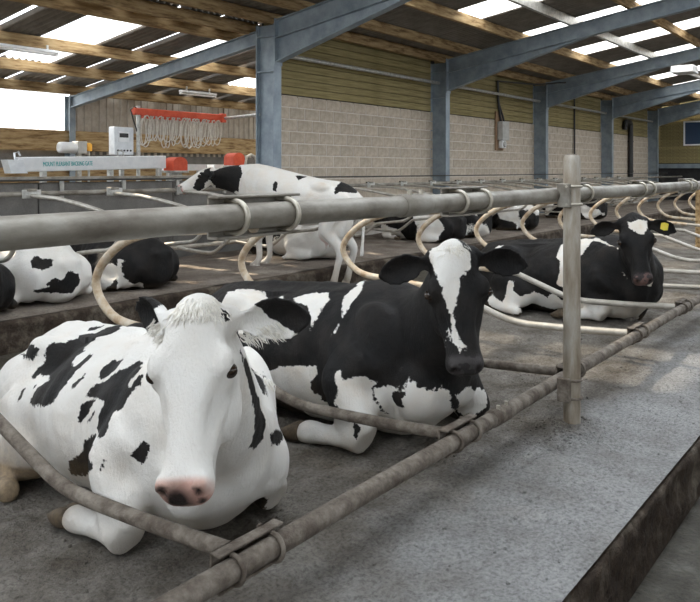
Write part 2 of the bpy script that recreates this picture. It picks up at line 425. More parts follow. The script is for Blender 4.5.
# unseen camera-side half of the main roof past a gap added for top light, and the wall below its eaves
opp = empty('ceiling'); tag(opp, kind='structure')
for i in range(6):
    place('roof_sheet', corr(6.9, [(LIGHT_GAP, 5.1), (-8.5, 3.7)], 0, .024, MT['sheet'], 'roof_sheet'), opp, (-6+7*i, 0, 0))
for y in (LIGHT_GAP-.2, -3.2, -5.8, -8.3):
    MB().cbox((0, -.045, -.2), (41.9, .045, 0), .006).build('purlin', MT['timber'], opp, (-6, y, 5.1+(LIGHT_GAP-y)*-1.4/(8.5+LIGHT_GAP)-.03))
wf = empty('wall_unseen_front'); tag(wf, kind='structure')  # unseen side wall, half height to hold back part of the low daylight
MB().box((-6, -8.7, FLZ), (36, -8.5, 2.2)).build('unseen_wall', MT['block'], wf)
wn = empty('wall_added_end'); tag(wn, kind='structure')  # end wall behind the camera, added to cut flat frontal light
MB().box((-6.3, -8.5, FLZ), (-6.1, 15.4, 3.0)).build('unseen_wall', MT['block'], wn)
# lean-to roof and outer wall
lean = empty('ceiling'); tag(lean, kind='structure')
def lz(y): return 3.10+.15*(15.1-y)
for y in (9.75, 10.23, 12.15, 13.6, 15.0):
    MB().cbox((0, -.05, -.2), (15, .05, 0), .006).build('purlin', MT['timber'], lean, (3, y, lz(y)-.005))
LW = .95
LX0 = 7.65-5*LW
def lcol(x): return round((x-LX0)/LW)
YL = [9.7, 10.23, 12.15, 13.6, 15.6]
sky = set()
for x in (7.65, 10.5, 13.35):
    for r in (1, 2): sky.add((lcol(x), r))
sheets(lean, LX0, 17, YL, lz, sky, .13, 'lean', LW)
wl = empty('wall_lean_to'); tag(wl, kind='structure')
def clad(w, z0, z1, m, name):
    n = max(1, round(w/.2)); vs = []; prof = []
    for k in range(n):
        x = w*k/n; d = w/n
        prof += [(x, 0), (x+d*.35, 0), (x+d*.45, .03), (x+d*.9, .03)]
    prof.append((w, 0)); mb = MB(); N = len(prof)
    vs = [(x, y, z0) for x, y in prof]+[(x, y, z1) for x, y in prof]
    mb.add(vs, [(k, k+1, N+k+1, N+k) for k in range(N-1)]); return mb.mesh(name, m)
for i in range(4):
    place('clear_cladding', clad(1.75, 2.1, 3.05, MT['clear'], 'clear_cladding'), wl, (10.05-1.75*(i+1), 15.42, 0))
for i in range(6):
    place('cladding', clad(1.4, 1.6, 3.05, MT['clad'], 'cladding'), wl, (10.2+1.4*i, 15.42, 0))
MB().cbox((3, 15.3, 1.68), (18.5, 15.4, 2.13), .008).build('timber_rail', MT['timber'], wl)
MB().box((3, 15.44, -.26), (18.5, 15.6, 1.72)).build('lower_panel', MT['concrete'], wl)
MB().cbox((3, 15.28, .95), (18.5, 15.38, 1.3), .008).build('timber_rail', MT['timber'], wl)
# low concrete wall with a channel capping, left of the first column
lw = empty('wall_low'); tag(lw, kind='structure')
for i in range(6):
    MB().cbox((0, 0, 0), (2.28, .14, 1.34), .012).build('concrete_panel', MT['concrete'], lw, (-3.4+2.3*i, 9.45, -.26))
MB().box((-3.4, 9.40, 1.10), (9.95, 9.62, 1.16)).build('capping_channel', MT['galv_rail'], lw)
for i in range(9):
    MB().box((0, 0, 0), (.06, .03, .26)).build('bracket', MT['galv'], lw, (2.0+1.02*i, 9.41, .86))
# ------------------------------------------------------------------ cubicle steelwork
RY, RZ, RR = 1.49, 1.122, .036               # neck rail
LY, LZ_, LR = 1.525, .145, .033                # lower rail
def rail(name, y, z, r, m, label, x0, x1, joints):
    root = empty(name, (0, y, z)); tag(root, label, 'rail')
    n = 60; pts = [(x0+(x1-x0)*i/n, 0, .0015*math.sin(i*1.7)) for i in range(n+1)]
    MB().tube(pts, r, 20).build('tube', m, root)
    for x in joints:
        MB().tube([(x-.09, 0, 0), (x-.085, 0, 0), (x+.085, 0, 0), (x+.09, 0, 0)], [r, r+.006, r+.006, r], 20).build('sleeve', m, root)
        for q in (-1, 1):
            MB().tube([(x+q*.04, -.01, r+.002), (x+q*.04, -.01, r+.02)], .009, 8).build('set_screw', MT['bolt'], root)
    return root
rail('neck_rail', RY, RZ, RR, MT['galv_rail'], 'long thick galvanised neck rail running across the near cubicles at head height', -1.2, 35.6, [2.4, 7.2, 12, 16.8])
rail('lower_rail', LY, LZ_, LR, MT['galv_muck'], 'mucky low brisket rail running diagonally in front of the lying cows', -1.0, 35.6, [3.2])
def ubolt(mb, x, r, back, rb):
    pts = []
    for k in range(13):
        a = math.pi/2+math.pi*k/12
        pts.append((x, math.cos(a)*(r+rb), math.sin(a)*(r+rb)))
    pts = [(x, back, r+rb)]+pts+[(x, back, -r-rb)]
    mb.tube(pts, rb, 8)
    return mb
def bracket(parent, y, z, r, length, ht, m, bm=None):
    """channel plate behind a rail (towards +y) with two U-bolts round the rail"""
    h = ht/2; L = length/2; b = r+.004
    ch = MB()
    ch.cbox((-L, b, -h), (L, b+.008, h), .002)
    ch.cbox((-L, b-.035, h-.008), (L, b+.008, h), .002); ch.cbox((-L, b-.035, -h), (L, b+.008, -h+.008), .002)
    ch.build('bracket_plate', m, parent, (0, y, z))
    for q in (-1, 1):
        ub = ubolt(MB(), q*L*.62, r, b+.02, .0075)
        for s in (-1, 1): ub.tube([(q*L*.62, b+.006, s*(r+.0075)), (q*L*.62, b+.02, s*(r+.0075))], .013, 6)
        ub.build('u_bolt', bm or MT['bolt'], parent, (0, y, z))
PROF = [(RY+RR, 1.095), (2.2, 1.05), (3.0, .955), (3.70, .85), (4.03, .60), (3.88, .385), (3.5, .335), (2.98, .30), (2.45, .108), (1.95, .12), (LY+LR, .14)]
def loop_path(prof):
    pts = [V((0, y, z)) for y, z in prof]
    rear = catmull(pts[2:8], 6)
    return pts[:2]+rear+fillet([pts[7]]+pts[8:], .16)[1:]
def divider(x, label, rear_tan):
    d = empty('cubicle_divider', (x, 0, 0)); tag(d, label, 'divider', 'front row cubicle dividers')
    path = loop_path(PROF)
    k = next(i for i, p in enumerate(path) if p.y < 3.3 and i > 14)
    MB().tube(path[:k+1], .0265, 14).build('upper_loop', MT['galv_tan'], d)
    MB().tube(path[k:], .0255, 14).build('lower_bar', MT['galv_muck'] if rear_tan else MT['galv_bar'], d)
    bracket(d, RY, RZ, RR, .34, .118, MT['galv_rail'])
    bracket(d, LY, LZ_, LR, .26, .11, MT['galv_muck'], MT['galv_muck'])
    return d
MT['galv_bar'] = mk('worn_bar', (.36,.33,.28), (.52,.49,.44), 10, .45, .4, bump=.2, bscale=60)
DX = [1.60+1.25*i for i in range(17)]
for i, x in enumerate(DX):
    lab = ['nearest mucky cubicle divider, its low bar crossing in front of the white cow',
           'second cubicle divider, between the white cow and the black cow',
           'third cubicle divider, just behind the upright post',
           'fourth cubicle divider, its low bar crossing in front of the cow with the yellow tag',
           'fifth cubicle divider, right beside the head of the cow with the yellow tag'][i] if i < 5 else f'bent tube cubicle divider, {ORD[i]} along the front row from the nearest'
    divider(x, lab, i < 3)
# upright post with clamps
def post(x, y, h, r, label, m):
    p = empty('support_post', (x, y, -.14)); tag(p, label, 'post')
    MB().tube([(0, 0, 0), (0, 0, h+.03), (0, 0, h+.05), (0, 0, h+.06)], [r, r, r*.94, r*.8], 24).build('tube', m, p)
    MB().tube([(0, 0, h+.058), (0, 0, h+.066)], [r*.8, r*.55], 24).build('cap', MT['galv_muck'], p)
    for zc, rr, mm in ((RZ+.14, RR, MT['galv_rail']), (LZ_+.14, LR, MT['galv_muck'])):
        c = empty('clamp', (0, 0, zc), parent=p)
        MB().cbox((-r-.032, -.015, -.06), (-r-.004, .05, .06), .004).build('clamp_plate', mm, c)
        for s in (-1, 1):
            pts = [(-r-.035, .0, s*.045)]+[(-(r+.006)*math.cos(a), -(r+.006)*math.sin(a), s*.045) for a in [math.pi*k/10 for k in range(11)]]+[(r+.006, .05, s*.045)]
            MB().tube(pts, .0065, 8).build('u_bolt', MT['bolt'] if zc > .6 else mm, c)
    return p
post(POST[0], POST[1], 1.405, .043, 'weathered upright steel post clamped to both rails, between the black cow and the tagged cow', MT['post'])
post(9.75, POST[1], 1.405, .043, 'upright post farther along the front rails', MT['post'])
pp = empty('support_post', (14.42, 3.08, -.1)); tag(pp, 'tan square post at the right edge of the picture behind the loops', 'post')
MB().cbox((-.09, -.06, 0), (.09, .06, 1.1), .01).build('timber', MT['timber'], pp)
MB().box((-.1, -.07, 1.1), (.1, .07, 1.12)).build('cap', MT['galv'], pp)

# far row
FRY, FRZ = 8.35, .97
rail('neck_rail', FRY, FRZ, .03, MT['galv_rail'], 'thin neck rail of the far cubicle row behind the standing cow', -2, 35.6, [])
rail('lower_rail', 8.45, .15, .03, MT['galv_bar'], 'low front rail of the far cubicle row', -2, 35.6, [])
tag(MB().tube([(-2, 8.95, 1.12), (35.6, 8.95, 1.12)], .012, 8).build('tension_wire', MT['black']), 'thin dark cable stretched above the far cubicle row', 'cable')
FPROF = [(FRY-.03, .95), (7.8, .93), (7.4, .88), (6.88, .78), (6.68, .60), (6.80, .43), (7.1, .38), (7.4, .34), (7.7, .12), (8.0, .12), (8.42, .15)]
fd0 = empty('cubicle_divider', (0, 0, 0))
fp = [V((0, y, z)) for y, z in FPROF]
pth = fp[:2]+catmull(fp[2:8], 5)+fillet([fp[7]]+fp[8:], .12, 4)[1:]
MB().tube(pth, .024, 10).build('loop', MT['galv_bar'], fd0)
MB().cbox((-.12, -.04, -.05), (.12, -.03, .05), .003).build('bracket_plate', MT['galv'], fd0, (0, FRY, FRZ))
MB().cbox((-.06, -.05, .03), (.06, .05, .06), .004).build('clamp_cap', MT['galv_rail'], fd0, (0, FRY, FRZ))
FX = [2.7+1.15*i for i in range(22)]
for i, x in enumerate(FX):
    o = fd0 if i == 0 else copy_tree(fd0)
    o.location = (x, 0, 0)
    tag(o, f'galvanised loop divider, {ORD[i]} from the left in the far cubicle row', 'divider', 'far row cubicle dividers')
# ------------------------------------------------------------------ yard equipment behind the low wall
GY = 10.8
g = empty('backing_gate', (6.2, GY-.14, 0)); tag(g, 'long white backing gate beam with teal lettering above the low wall', 'gate')
MB().cbox((0, -.06, 1.22), (2.75, .06, 1.44), .012).build('beam', MT['white'], g, rot=(0, -.022, 0))
e_ = MB(); e_.prism([(-.16, 1.20), (.10, 1.20), (.02, 1.40), (-.22, 1.40)], 'y', -.09, .09); e_.build('end_plate', MT['alu'], g)
hk = MB(); hk.tube([(-.05, 0, 1.40), (-.06, 0, 1.50), (.0, 0, 1.52), (.03, 0, 1.46)], .015, 8); hk.build('hook', MT['alu'], g)
hk = MB(); hk.tube([(1.75, 0, 1.44), (1.74, 0, 1.55), (1.80, 0, 1.58), (1.86, 0, 1.55), (1.85, 0, 1.44)], .013, 8); hk.build('lifting_eye', MT['galv'], g)
for x in (.4, 1.6, 2.6): MB().cbox((x-.04, -.04, -.35), (x+.04, .04, 1.26+x*.02), .006).build('leg', MT['galv'], g)
cu = bpy.data.curves.new('lettering', 'FONT'); cu.body = 'MOUNT PLEASANT BACKING GATE'; cu.size = .085; cu.extrude = .002; cu.align_x = 'LEFT'
to = bpy.data.objects.new('lettering', cu); COL.objects.link(to)
dg = bpy.context.evaluated_depsgraph_get(); tm = bpy.data.meshes.new_from_object(to.evaluated_get(dg)); bpy.data.objects.remove(to)
tw = max(v.co.x for v in tm.vertices)
for v in tm.vertices: v.co.x *= .86/tw; v.co.y *= 1.15
tm.materials.clear(); tm.materials.append(MT['teal'])
place('lettering', tm, g, (.36, -.064, 1.305), (math.pi/2, -.022, 0))
# control box on a stand
cb = empty('control_box', (8.02, GY+.05, 0)); tag(cb, 'grey control box with a display standing above the white gate', 'control box')
MB().cbox((0, 0, 1.50), (.40, .16, 1.98), .012).build('enclosure', MT['alu'], cb)
MB().cbox((.08, -.008, 1.72), (.30, .004, 1.90), .003).build('display', MT['white'], cb)
MB().cbox((.10, -.012, 1.80), (.28, -.004, 1.87), .002).build('screen', MT['black'], cb)
for i in range(5): MB().tube([(.07+.065*i, -.012, 1.58), (.07+.065*i, .005, 1.58)], .016, 8).build('button', MT['black'], cb)
MB().cbox((.17, .05, -.35), (.24, .11, 1.5), .005).build('stand', MT['galv'], cb)
# red festoon rail with cable loops
fr = empty('festoon_rail', (8.48, GY+.06, 0)); tag(fr, 'bright red overhead rail with coiled cable loops hanging beneath it', 'cable rail')
MB().cbox((-.08, -.04, 2.20), (2.0, .04, 2.32), .01).build('rail_beam', MT['red'], fr)
MB().cbox((1.98, -.05, 2.17), (2.10, .05, 2.34), .01).build('end_stop', MT['red'], fr)
MB().tube([(.04, 0, -.35), (.04, 0, 2.36)], .035, 12).build('post', MT['galv'], fr)
MB().tube([(.04, 0, 2.3), (-.05, 0, 2.34), (-.12, 0, 2.28), (-.06, 0, 2.1), (.02, 0, 1.9), (.03, 0, 1.5)], .012, 8).build('feed_cable', MT['black'], fr)
MB().tube([(2.08, 0, 2.25), (1.62, -1.36, 2.24)], .03, 10).build('support_arm', MT['galv'], fr)
r5 = random.Random(5)
for i in range(30):
    x = .13+i*.061; w = r5.uniform(.12, .24); hgt = r5.uniform(.40, .56)*(.9 if i > 20 else 1); y = r5.uniform(-.05, .05); tl = r5.uniform(-.06, .06)
    pts = [(x+w*.5*math.sin(a)+tl*(1-math.cos(a))*.5, y+.04*math.sin(a*.5), 2.20-hgt*(1-math.cos(a))/2) for a in [2*math.pi*k/22 for k in range(22)]]
    MB().tube(pts, .010, 6, closed=True).build('cable_loop', MT['cable'], fr)
    if i % 2 == 0: MB().cbox((x-.015, -.03, 2.15), (x+.015, .03, 2.205), .004).build('trolley', MT['red'], fr)
# red domed covers, pale troughs and the galvanised hoop
def dome(x, z, w, h, label):
    d = empty('motor_cover', (x, GY-.34, 0)); tag(d, label, 'cover')
    prof = [(0, z), (w, z), (w, z+h*.55)]+[(w/2+w/2*math.cos(a), z+h*.55+h*.45*math.sin(a)) for a in [math.pi*k/10 for k in range(1, 10)]]+[(0, z+h*.55)]
    MB().prism(prof, 'y', 0, .26).build('shell', MT['red'], d); MB().cbox((-.02, -.02, z-.04), (w+.02, .28, z), .006).build('base', MT['galv'], d)
    MB().cbox((.05, .08, -.35), (w-.05, .18, z-.04), .006).build('stand', MT['galv'], d)
dome(8.96, 1.24, .32, .24, 'red rounded motor cover beside the end of the white gate')
dome(10.42, 1.34, .30, .24, 'red rounded motor cover half hidden by the standing cow')
for x, w, lab in ((9.45, .95, 'long pale trough section beyond the red motor cover'), (10.62, .42, 'short pale trough section beside the galvanised hoop')):
    b = empty('trough', (x, GY+.5, 0)); tag(b, lab, 'trough')
    MB().prism([(-.12, 1.36), (-.10, 1.24), (.10, 1.24), (.12, 1.36), (.10, 1.36), (.085, 1.255), (-.085, 1.255), (-.10, 1.36)], 'x', 0, w).build('channel', MT['white'], b)
    for q in (.1, w-.1): MB().cbox((q-.03, -.03, -.35), (q+.03, .03, 1.24), .004).build('leg', MT['galv'], b)
tag(MB().tube([(10.62, GY-.45, -.35), (10.62, GY-.45, 1.35), (10.66, GY-.45, 1.50), (10.78, GY-.45, 1.55), (10.90, GY-.45, 1.50), (10.94, GY-.45, 1.35), (10.94, GY-.45, -.35)], .025, 10).build('hoop_barrier', MT['galv']), 'galvanised hoop pipe rising behind the standing cow', 'hoop')
mo = empty('gate_motor', (9.55, 14.4, 0)); tag(mo, 'small pale electric motor on the lean-to column', 'motor')
MB().tube([(-.28, 0, 1.72), (-.26, 0, 1.72), (.1, 0, 1.72), (.14, 0, 1.72)], [.08, .12, .12, .09], 14).build('casing', MT['white'], mo)
MB().cbox((.1, -.12, 1.60), (.32, .12, 1.86), .01).build('gearbox', MT['grey_box'], mo); MB().cbox((.16, -.04, -.35), (.24, .04, 1.62), .005).build('stand', MT['galv'], mo)
am = empty('warning_lamp', (10.06, 14.5, 0)); tag(am, 'small amber warning lamp beside the electric motor', 'lamp')
MB().tube([(0, 0, 1.66), (0, 0, 1.80), (0, 0, 1.84)], [.07, .07, .03], 12).build('lens', MT['amber'], am); MB().tube([(0, 0, -.35), (0, 0, 1.66)], .025, 8).build('stand', MT['galv'], am)
# batten lights in the lean-to
def batten(p, length, label, drop=.05, rz=0):
    b = empty('batten_light', p, rz); tag(b, label, 'light')
    MB().cbox((0, -.05, 0), (length, .05, .05), .008).build('body', MT['white'], b)
    MB().tube([(.04, 0, -.028), (length-.04, 0, -.028)], .02, 10).build('tube', MT['frame_white'], b)
    for x in (.0, length-.05): MB().cbox((x, -.03, -.05), (x+.05, .03, 0), .004).build('end_holder', MT['white'], b)
    for x in (.2, length-.2): MB().cbox((x-.02, -.01, .05), (x+.02, .01, .05+drop), .002).build('bracket', MT['galv'], b)
batten((6.1, 12.02, 3.26), 1.62, 'pale tube light at the left edge under the lean-to roof', .08)
batten((11.75, 13.5, 3.02), 1.1, 'short pale tube light under the lean-to roof left of the first column', .1)
hb = empty('high_bay_light', (23.4, 5.42, 4.02)); tag(hb, 'white box light hanging between the right-hand rafters', 'light')
MB().prism([(-.35, 0), (.35, 0), (.28, .2), (-.28, .2)], 'y', -.3, .3).build('reflector', MT['white'], hb); MB().tube([(0, 0, .2), (0, 0, .62)], .012, 6).build('cord', MT['black'], hb)
# electrics and pipes on the block wall
el = empty('electrical_board', (19.55, WY-.02, 0)); tag(el, 'brown backboard with grey switch box and round meter on the block wall', 'switchgear')
MB().cbox((0, -.03, 1.80), (.50, 0, 2.88), .006).build('backboard', MT['brown'], el)
MB().cbox((.10, -.20, 2.08), (.52, -.03, 2.60), .012).build('switch_box', MT['grey_box'], el)
MB().cbox((.16, -.205, 2.16), (.46, -.195, 2.52), .004).build('lid', MT['grey_box'], el)
mtr = MB().cbox((.18, -.15, 1.86), (.42, -.03, 2.07), .01).build('meter', MT['white'], el)
MB().tube([(.30, -.15, 1.97), (.30, -.185, 1.97), (.30, -.19, 1.97)], [.085, .08, .05], 16).build('dial', MT['grey_box'], mtr)
MB().tube([(.10, -.05, 3.72), (.12, -.05, 3.2), (.20, -.06, 2.80), (.25, -.08, 2.58)], .032, 8).build('supply_cable', MT['black'], el)
MB().tube([(.06, -.05, 3.72), (.16, -.05, 3.1), (.42, -.06, 2.72), (.42, -.08, 2.58)], .028, 8).build('supply_cable', MT['black'], el)
tag(MB().tube(catmull([(19.6, WY-.08, 3.72), (21.0, 8.9, 3.72), (21.9, 8.6, 3.82), (22.3, 8.5, 3.86)], 5), .022, 8).build('overhead_cable', MT['black']), 'dark cable slung from the switch board up to the rafters', 'cable')
tag(MB().tube([(25.6, WY-.05, 3.75), (25.6, WY-.06, 1.0)], .028, 8).build('drop_cable', MT['black']), 'dark cable hanging straight down the block wall behind the upright post', 'cable')
dp = empty('downpipe', (31.5, WY-.12, 0)); tag(dp, 'black plastic downpipe with a bent top on the far block wall', 'pipe')
MB().tube(fillet([(-.55, 0, 2.85), (-.5, 0, 3.17), (.2, 0, 3.17), (.2, 0, -.3)], .18), .10, 14).build('pipe', MT['black'], dp)
for z in (1.2, 2.4): MB().tube([(.2, 0, z-.03), (.2, 0, z+.03)], .115, 14).build('clip', MT['black'], dp)
# ------------------------------------------------------------------ cows
def coat_material(name, skin1, skin2, skin_split, stain=.5):
    k = NT(name); co = k.coord()
    at = k.n('ShaderNodeAttribute', attribute_name='coat'); sep = k.n('ShaderNodeSeparateColor'); k.l(at.outputs['Color'], sep.inputs[0])
    n1 = k.noise(co, 60, 3); n2 = k.noise(co, 16, 2)
    w = k.math('ADD', k.math('MULTIPLY', k.math('SUBTRACT', n1, .5), .17), k.math('MULTIPLY', k.math('SUBTRACT', n2, .5), .16))
    v = k.math('ADD', sep.outputs[0], w)
    blk = k.n('ShaderNodeMapRange', interpolation_type='SMOOTHSTEP'); k.l(v, blk.inputs[0]); blk.inputs[1].default_value = .485; blk.inputs[2].default_value = .515
    st = k.ramp(k.noise(co, 5, 5), [(.40, (.76,.745,.71)), (.62, (.74,.68,.60)), (.78, (.68,.55,.42))])
    wh = k.mix(stain, (.72,.705,.675), st)
    bl = k.ramp(k.noise(co, 7, 4), [(.4, (.008,.0078,.008)), (.75, (.020,.017,.015))])
    c = k.mix(blk.outputs[0], wh, bl)
    sk = k.n('ShaderNodeMapRange', interpolation_type='SMOOTHSTEP'); k.l(k.noise(co, 17, 2), sk.inputs[0]); sk.inputs[1].default_value = skin_split-.02; sk.inputs[2].default_value = skin_split+.02
    skin = k.mix(sk.outputs[0], skin1, skin2)
    c = k.mix(sep.outputs[1], c, skin)
    dn = k.math('MULTIPLY', sep.outputs[2], k.math('MULTIPLY_ADD', k.noise(co, 22, 5, .7), 3.6, True)); k.t.nodes[-1].inputs[2].default_value = -.55
    dirt_shade = k.ramp(k.noise(co, 40, 4), [(.3, (.12,.075,.035)), (.7, (.30,.21,.11))])
    c = k.mix(dn, c, dirt_shade)
    nd = k.n('ShaderNodeAttribute', attribute_name='nose_dark'); c = k.mix(nd.outputs['Fac'], c, (.018,.013,.012))
    k.l(c, k.b.inputs['Base Color'])
    k.b.inputs['Roughness'].default_value = .62; k.b.inputs['Specular IOR Level'].default_value = .2
    fur = k.noise(k.coord((1, 1, .22)), 120, 4, .7); b1 = k.bump(fur, .6, .008)
    k.bump(k.noise(co, 14, 4), .35, .02, b1)
    return k.m
k = NT('cow_eye'); k.b.inputs['Base Color'].default_value = (.022,.013,.008,1); k.b.inputs['Roughness'].default_value = .05; MT['eye'] = k.m
MT['hair_white'] = mk('white_hair', (.72,.68,.60), (.86,.84,.79), 30, .7)
MT['hair_black'] = mk('black_hair', (.015,.013,.012), (.04,.033,.03), 30, .6)
MT['hoof'] = mk('hoof_horn', (.045,.032,.02), (.12,.085,.05), 25, .7, bump=.4)

A3 = lambda *p: np.array(p, float)
def unit(v): v = np.array(v, float); return v/np.linalg.norm(v)
class Solid:
    def __init__(s): s.v = []; s.f = []; s.n = 0
    def add(s, v, f): s.v.append(np.asarray(v, float)); s.f += [tuple(i+s.n for i in q) for q in f]; s.n += len(v)
    def loft(s, C, R, U, hw, ht, hb, e=2.2, pinch=0, n=24, sub=4):
        """smooth skin through elliptical stations; every argument is a list over stations"""
        m = len(C); C, R, U = np.array(C, float), np.array(R, float), np.array(U, float)
        P = np.column_stack([C, R, U, hw, ht, hb]); out = []
        for i in range(m-1):
            p0, p1, p2, p3 = P[max(i-1,0)], P[i], P[i+1], P[min(i+2,m-1)]
            for k in range(sub):
                u = k/sub; out.append(.5*((2*p1)+(p2-p0)*u+(2*p0-5*p1+4*p2-p3)*u*u+(3*p1-p0-3*p2+p3)*u**3))
        out.append(P[-1]); rings = []
        th = np.arange(n)*2*np.pi/n; c, sn = np.cos(th), np.sin(th)
        cx = np.sign(c)*np.abs(c)**(2/e); sy = np.sign(sn)*np.abs(sn)**(2/e)
        cx = cx*(1-pinch*np.clip(sn, 0, 1)**2)
        for q in out:
            r, u = unit(q[3:6]), unit(q[6:9])
            h = np.where(sn > 0, q[10], q[11])
            rings.append(q[:3]+np.outer(cx*max(q[9], .004), r)+np.outer(sy*np.maximum(h, .004), u))
        v = np.vstack(rings+[out[0][None, :3], out[-1][None, :3]]); L = len(rings); f = []
        for i in range(L-1):
            for k in range(n): f.append((i*n+k, i*n+(k+1)%n, (i+1)*n+(k+1)%n, (i+1)*n+k))
        for k in range(n): f.append((L*n, (k+1)%n, k)); f.append((L*n+1, (L-1)*n+k, (L-1)*n+(k+1)%n))
        s.add(v, f)
    def chain(s, pts, rad, n=14, sub=5, flat=1.0):
        pts = [np.array(p, float) for p in pts]; R = []; U = []; up = A3(0, 0, 1)
        for i in range(len(pts)):
            d = unit(pts[min(i+1,len(pts)-1)]-pts[max(i-1,0)])
            if abs(d@up) > .95: up = unit(up+A3(.3, .1, 0))
            r = unit(np.cross(d, up)); u = unit(np.cross(r, d)); up = u; R.append(r); U.append(u)
        s.loft(pts, R, U, [q*flat for q in rad], rad, rad, 2, 0, n, sub)
    def blob(s, c, r, ax=None, n=16):
        ax = np.eye(3) if ax is None else np.array(ax, float); c = np.array(c, float)
        v = []; f = []; m = 10
        for i in range(m+1):
            t = math.pi*i/m
            for k in range(n):
                p = 2*math.pi*k/n; q = A3(r[0]*math.sin(t)*math.cos(p), r[1]*math.sin(t)*math.sin(p), r[2]*math.cos(t)); v.append(c+q@ax)
        for i in range(m):
            for k in range(n): f.append((i*n+k, (i+1)*n+k, (i+1)*n+(k+1)%n, i*n+(k+1)%n))
        s.add(v, f)
    def ear(s, base, d, open_, length, width, th=.026):
        """cupped leaf: d = direction root->tip, open_ = direction the cup faces"""
        d = unit(d); o = unit(np.array(open_, float)-d*(np.array(open_, float)@d)); w = np.cross(d, o)
        nu, nv = 12, 9; v = []; f = []
        prof = [(0,.30),(.12,.46),(.28,.80),(.45,1),(.62,.98),(.78,.80),(.90,.50),(1,.10)]
        for side in (1, -1):
            for i in range(nu+1):
                u = i/nu; k = next(j for j in range(len(prof)-1) if u <= prof[j+1][0]+1e-9)
                a, b = prof[k], prof[k+1]; wd = width/2*(a[1]+(b[1]-a[1])*(u-a[0])/(b[0]-a[0]))
                for j in range(nv):
                    q = -1+2*j/(nv-1); cup = -(1-q*q)*wd*.75*(1-.35*u)
                    t = th*(1-.25*abs(q))*(1.2-.35*u)*.5*side
                    v.append(base+d*u*length+w*q*wd+o*(cup+t)-A3(0,0,1)*.10*length*u*u)
        N = (nu+1)*nv
        for i in range(nu):
            for j in range(nv-1):
                a = i*nv+j; f.append((a, a+1, a+nv+1, a+nv)); f.append((N+a, N+a+nv, N+a+nv+1, N+a+1))
        for i in range(nu):
            for j in (0, nv-1):
                a = i*nv+j; f.append((a, a+nv, N+a+nv, N+a))
        for j in range(nv-1):
            for a in (j, nu*nv+j): f.append((a, a+1, N+a+1, N+a))
        s.add(v, f)
    def remesh(s, voxel, smooth):
        me = bpy.data.meshes.new('tmp'); me.from_pydata(np.vstack(s.v).tolist(), [], s.f); me.update()
        bm = bmesh.new(); bm.from_mesh(me); bmesh.ops.recalc_face_normals(bm, faces=bm.faces); bm.to_mesh(me); bm.free()
        o = bpy.data.objects.new('tmp', me); COL.objects.link(o)
        r = o.modifiers.new('r', 'REMESH'); r.mode = 'VOXEL'; r.voxel_size = voxel; r.use_smooth_shade = True
        q = o.modifiers.new('s', 'SMOOTH'); q.factor = .5; q.iterations = smooth
        dg = bpy.context.evaluated_depsgraph_get(); out = bpy.data.meshes.new_from_object(o.evaluated_get(dg))
        bpy.data.objects.remove(o); bpy.data.meshes.remove(me); return out
def poly_sd(P, poly):
    """signed distance (inside positive) of 2-D points P to a closed polygon"""
    poly = np.asarray(poly); d2 = np.full(len(P), 1e9); ins = np.zeros(len(P), bool); n = len(poly)
    for i in range(n):
        a, b = poly[i], poly[(i+1) % n]; e = b-a; w = P-a
        t = np.clip((w@e)/max(e@e, 1e-12), 0, 1); q = w-np.outer(t, e); d2 = np.minimum(d2, (q*q).sum(1))
        c = ((a[1] > P[:, 1]) != (b[1] > P[:, 1]))
        with np.errstate(divide='ignore', invalid='ignore'):
            xi = (b[0]-a[0])*(P[:, 1]-a[1])/(b[1]-a[1])+a[0]
        ins ^= c & (P[:, 0] < xi)
    return np.where(ins, 1, -1)*np.sqrt(d2)
def patch_sd(v, nr, poly3, depth=.22):
    """patch drawn on the hide: an outline of points on the skin, flattened onto its own mean plane"""
    Q = np.array(poly3, float); c = Q.mean(0); nrm = np.zeros(3)
    for i in range(len(Q)): nrm += np.cross(Q[i]-c, Q[(i+1) % len(Q)]-c)
    nrm = unit(nrm)
    near = np.linalg.norm(v-c, axis=1) < (np.linalg.norm(Q-c, axis=1).max()+.12)
    if near.any() and (nr[near]@nrm).mean() < 0: nrm = -nrm
    a = unit(np.cross(nrm, [.3, .2, 1])); b = np.cross(nrm, a)
    sd = np.full(len(v), -9.0)
    ok = near & (np.abs((v-c)@nrm) < depth) & (nr@nrm > -.25)
    w = v[ok]-c; q = Q-c
    sd[ok] = poly_sd(np.column_stack([w@a, w@b]), np.column_stack([q@a, q@b]))
    return sd
HEAD = [  # along the face from poll to muzzle: a, half-width, front, back
 (0, .070, .045, .09), (.05, .105, .075, .14), (.14, .132, .085, .17), (.23, .136, .084, .185), (.33, .110, .076, .178),
 (.42, .088, .068, .135), (.485, .082, .064, .105), (.535, .090, .064, .092), (.57, .082, .05, .078), (.592, .05, .03, .05)]
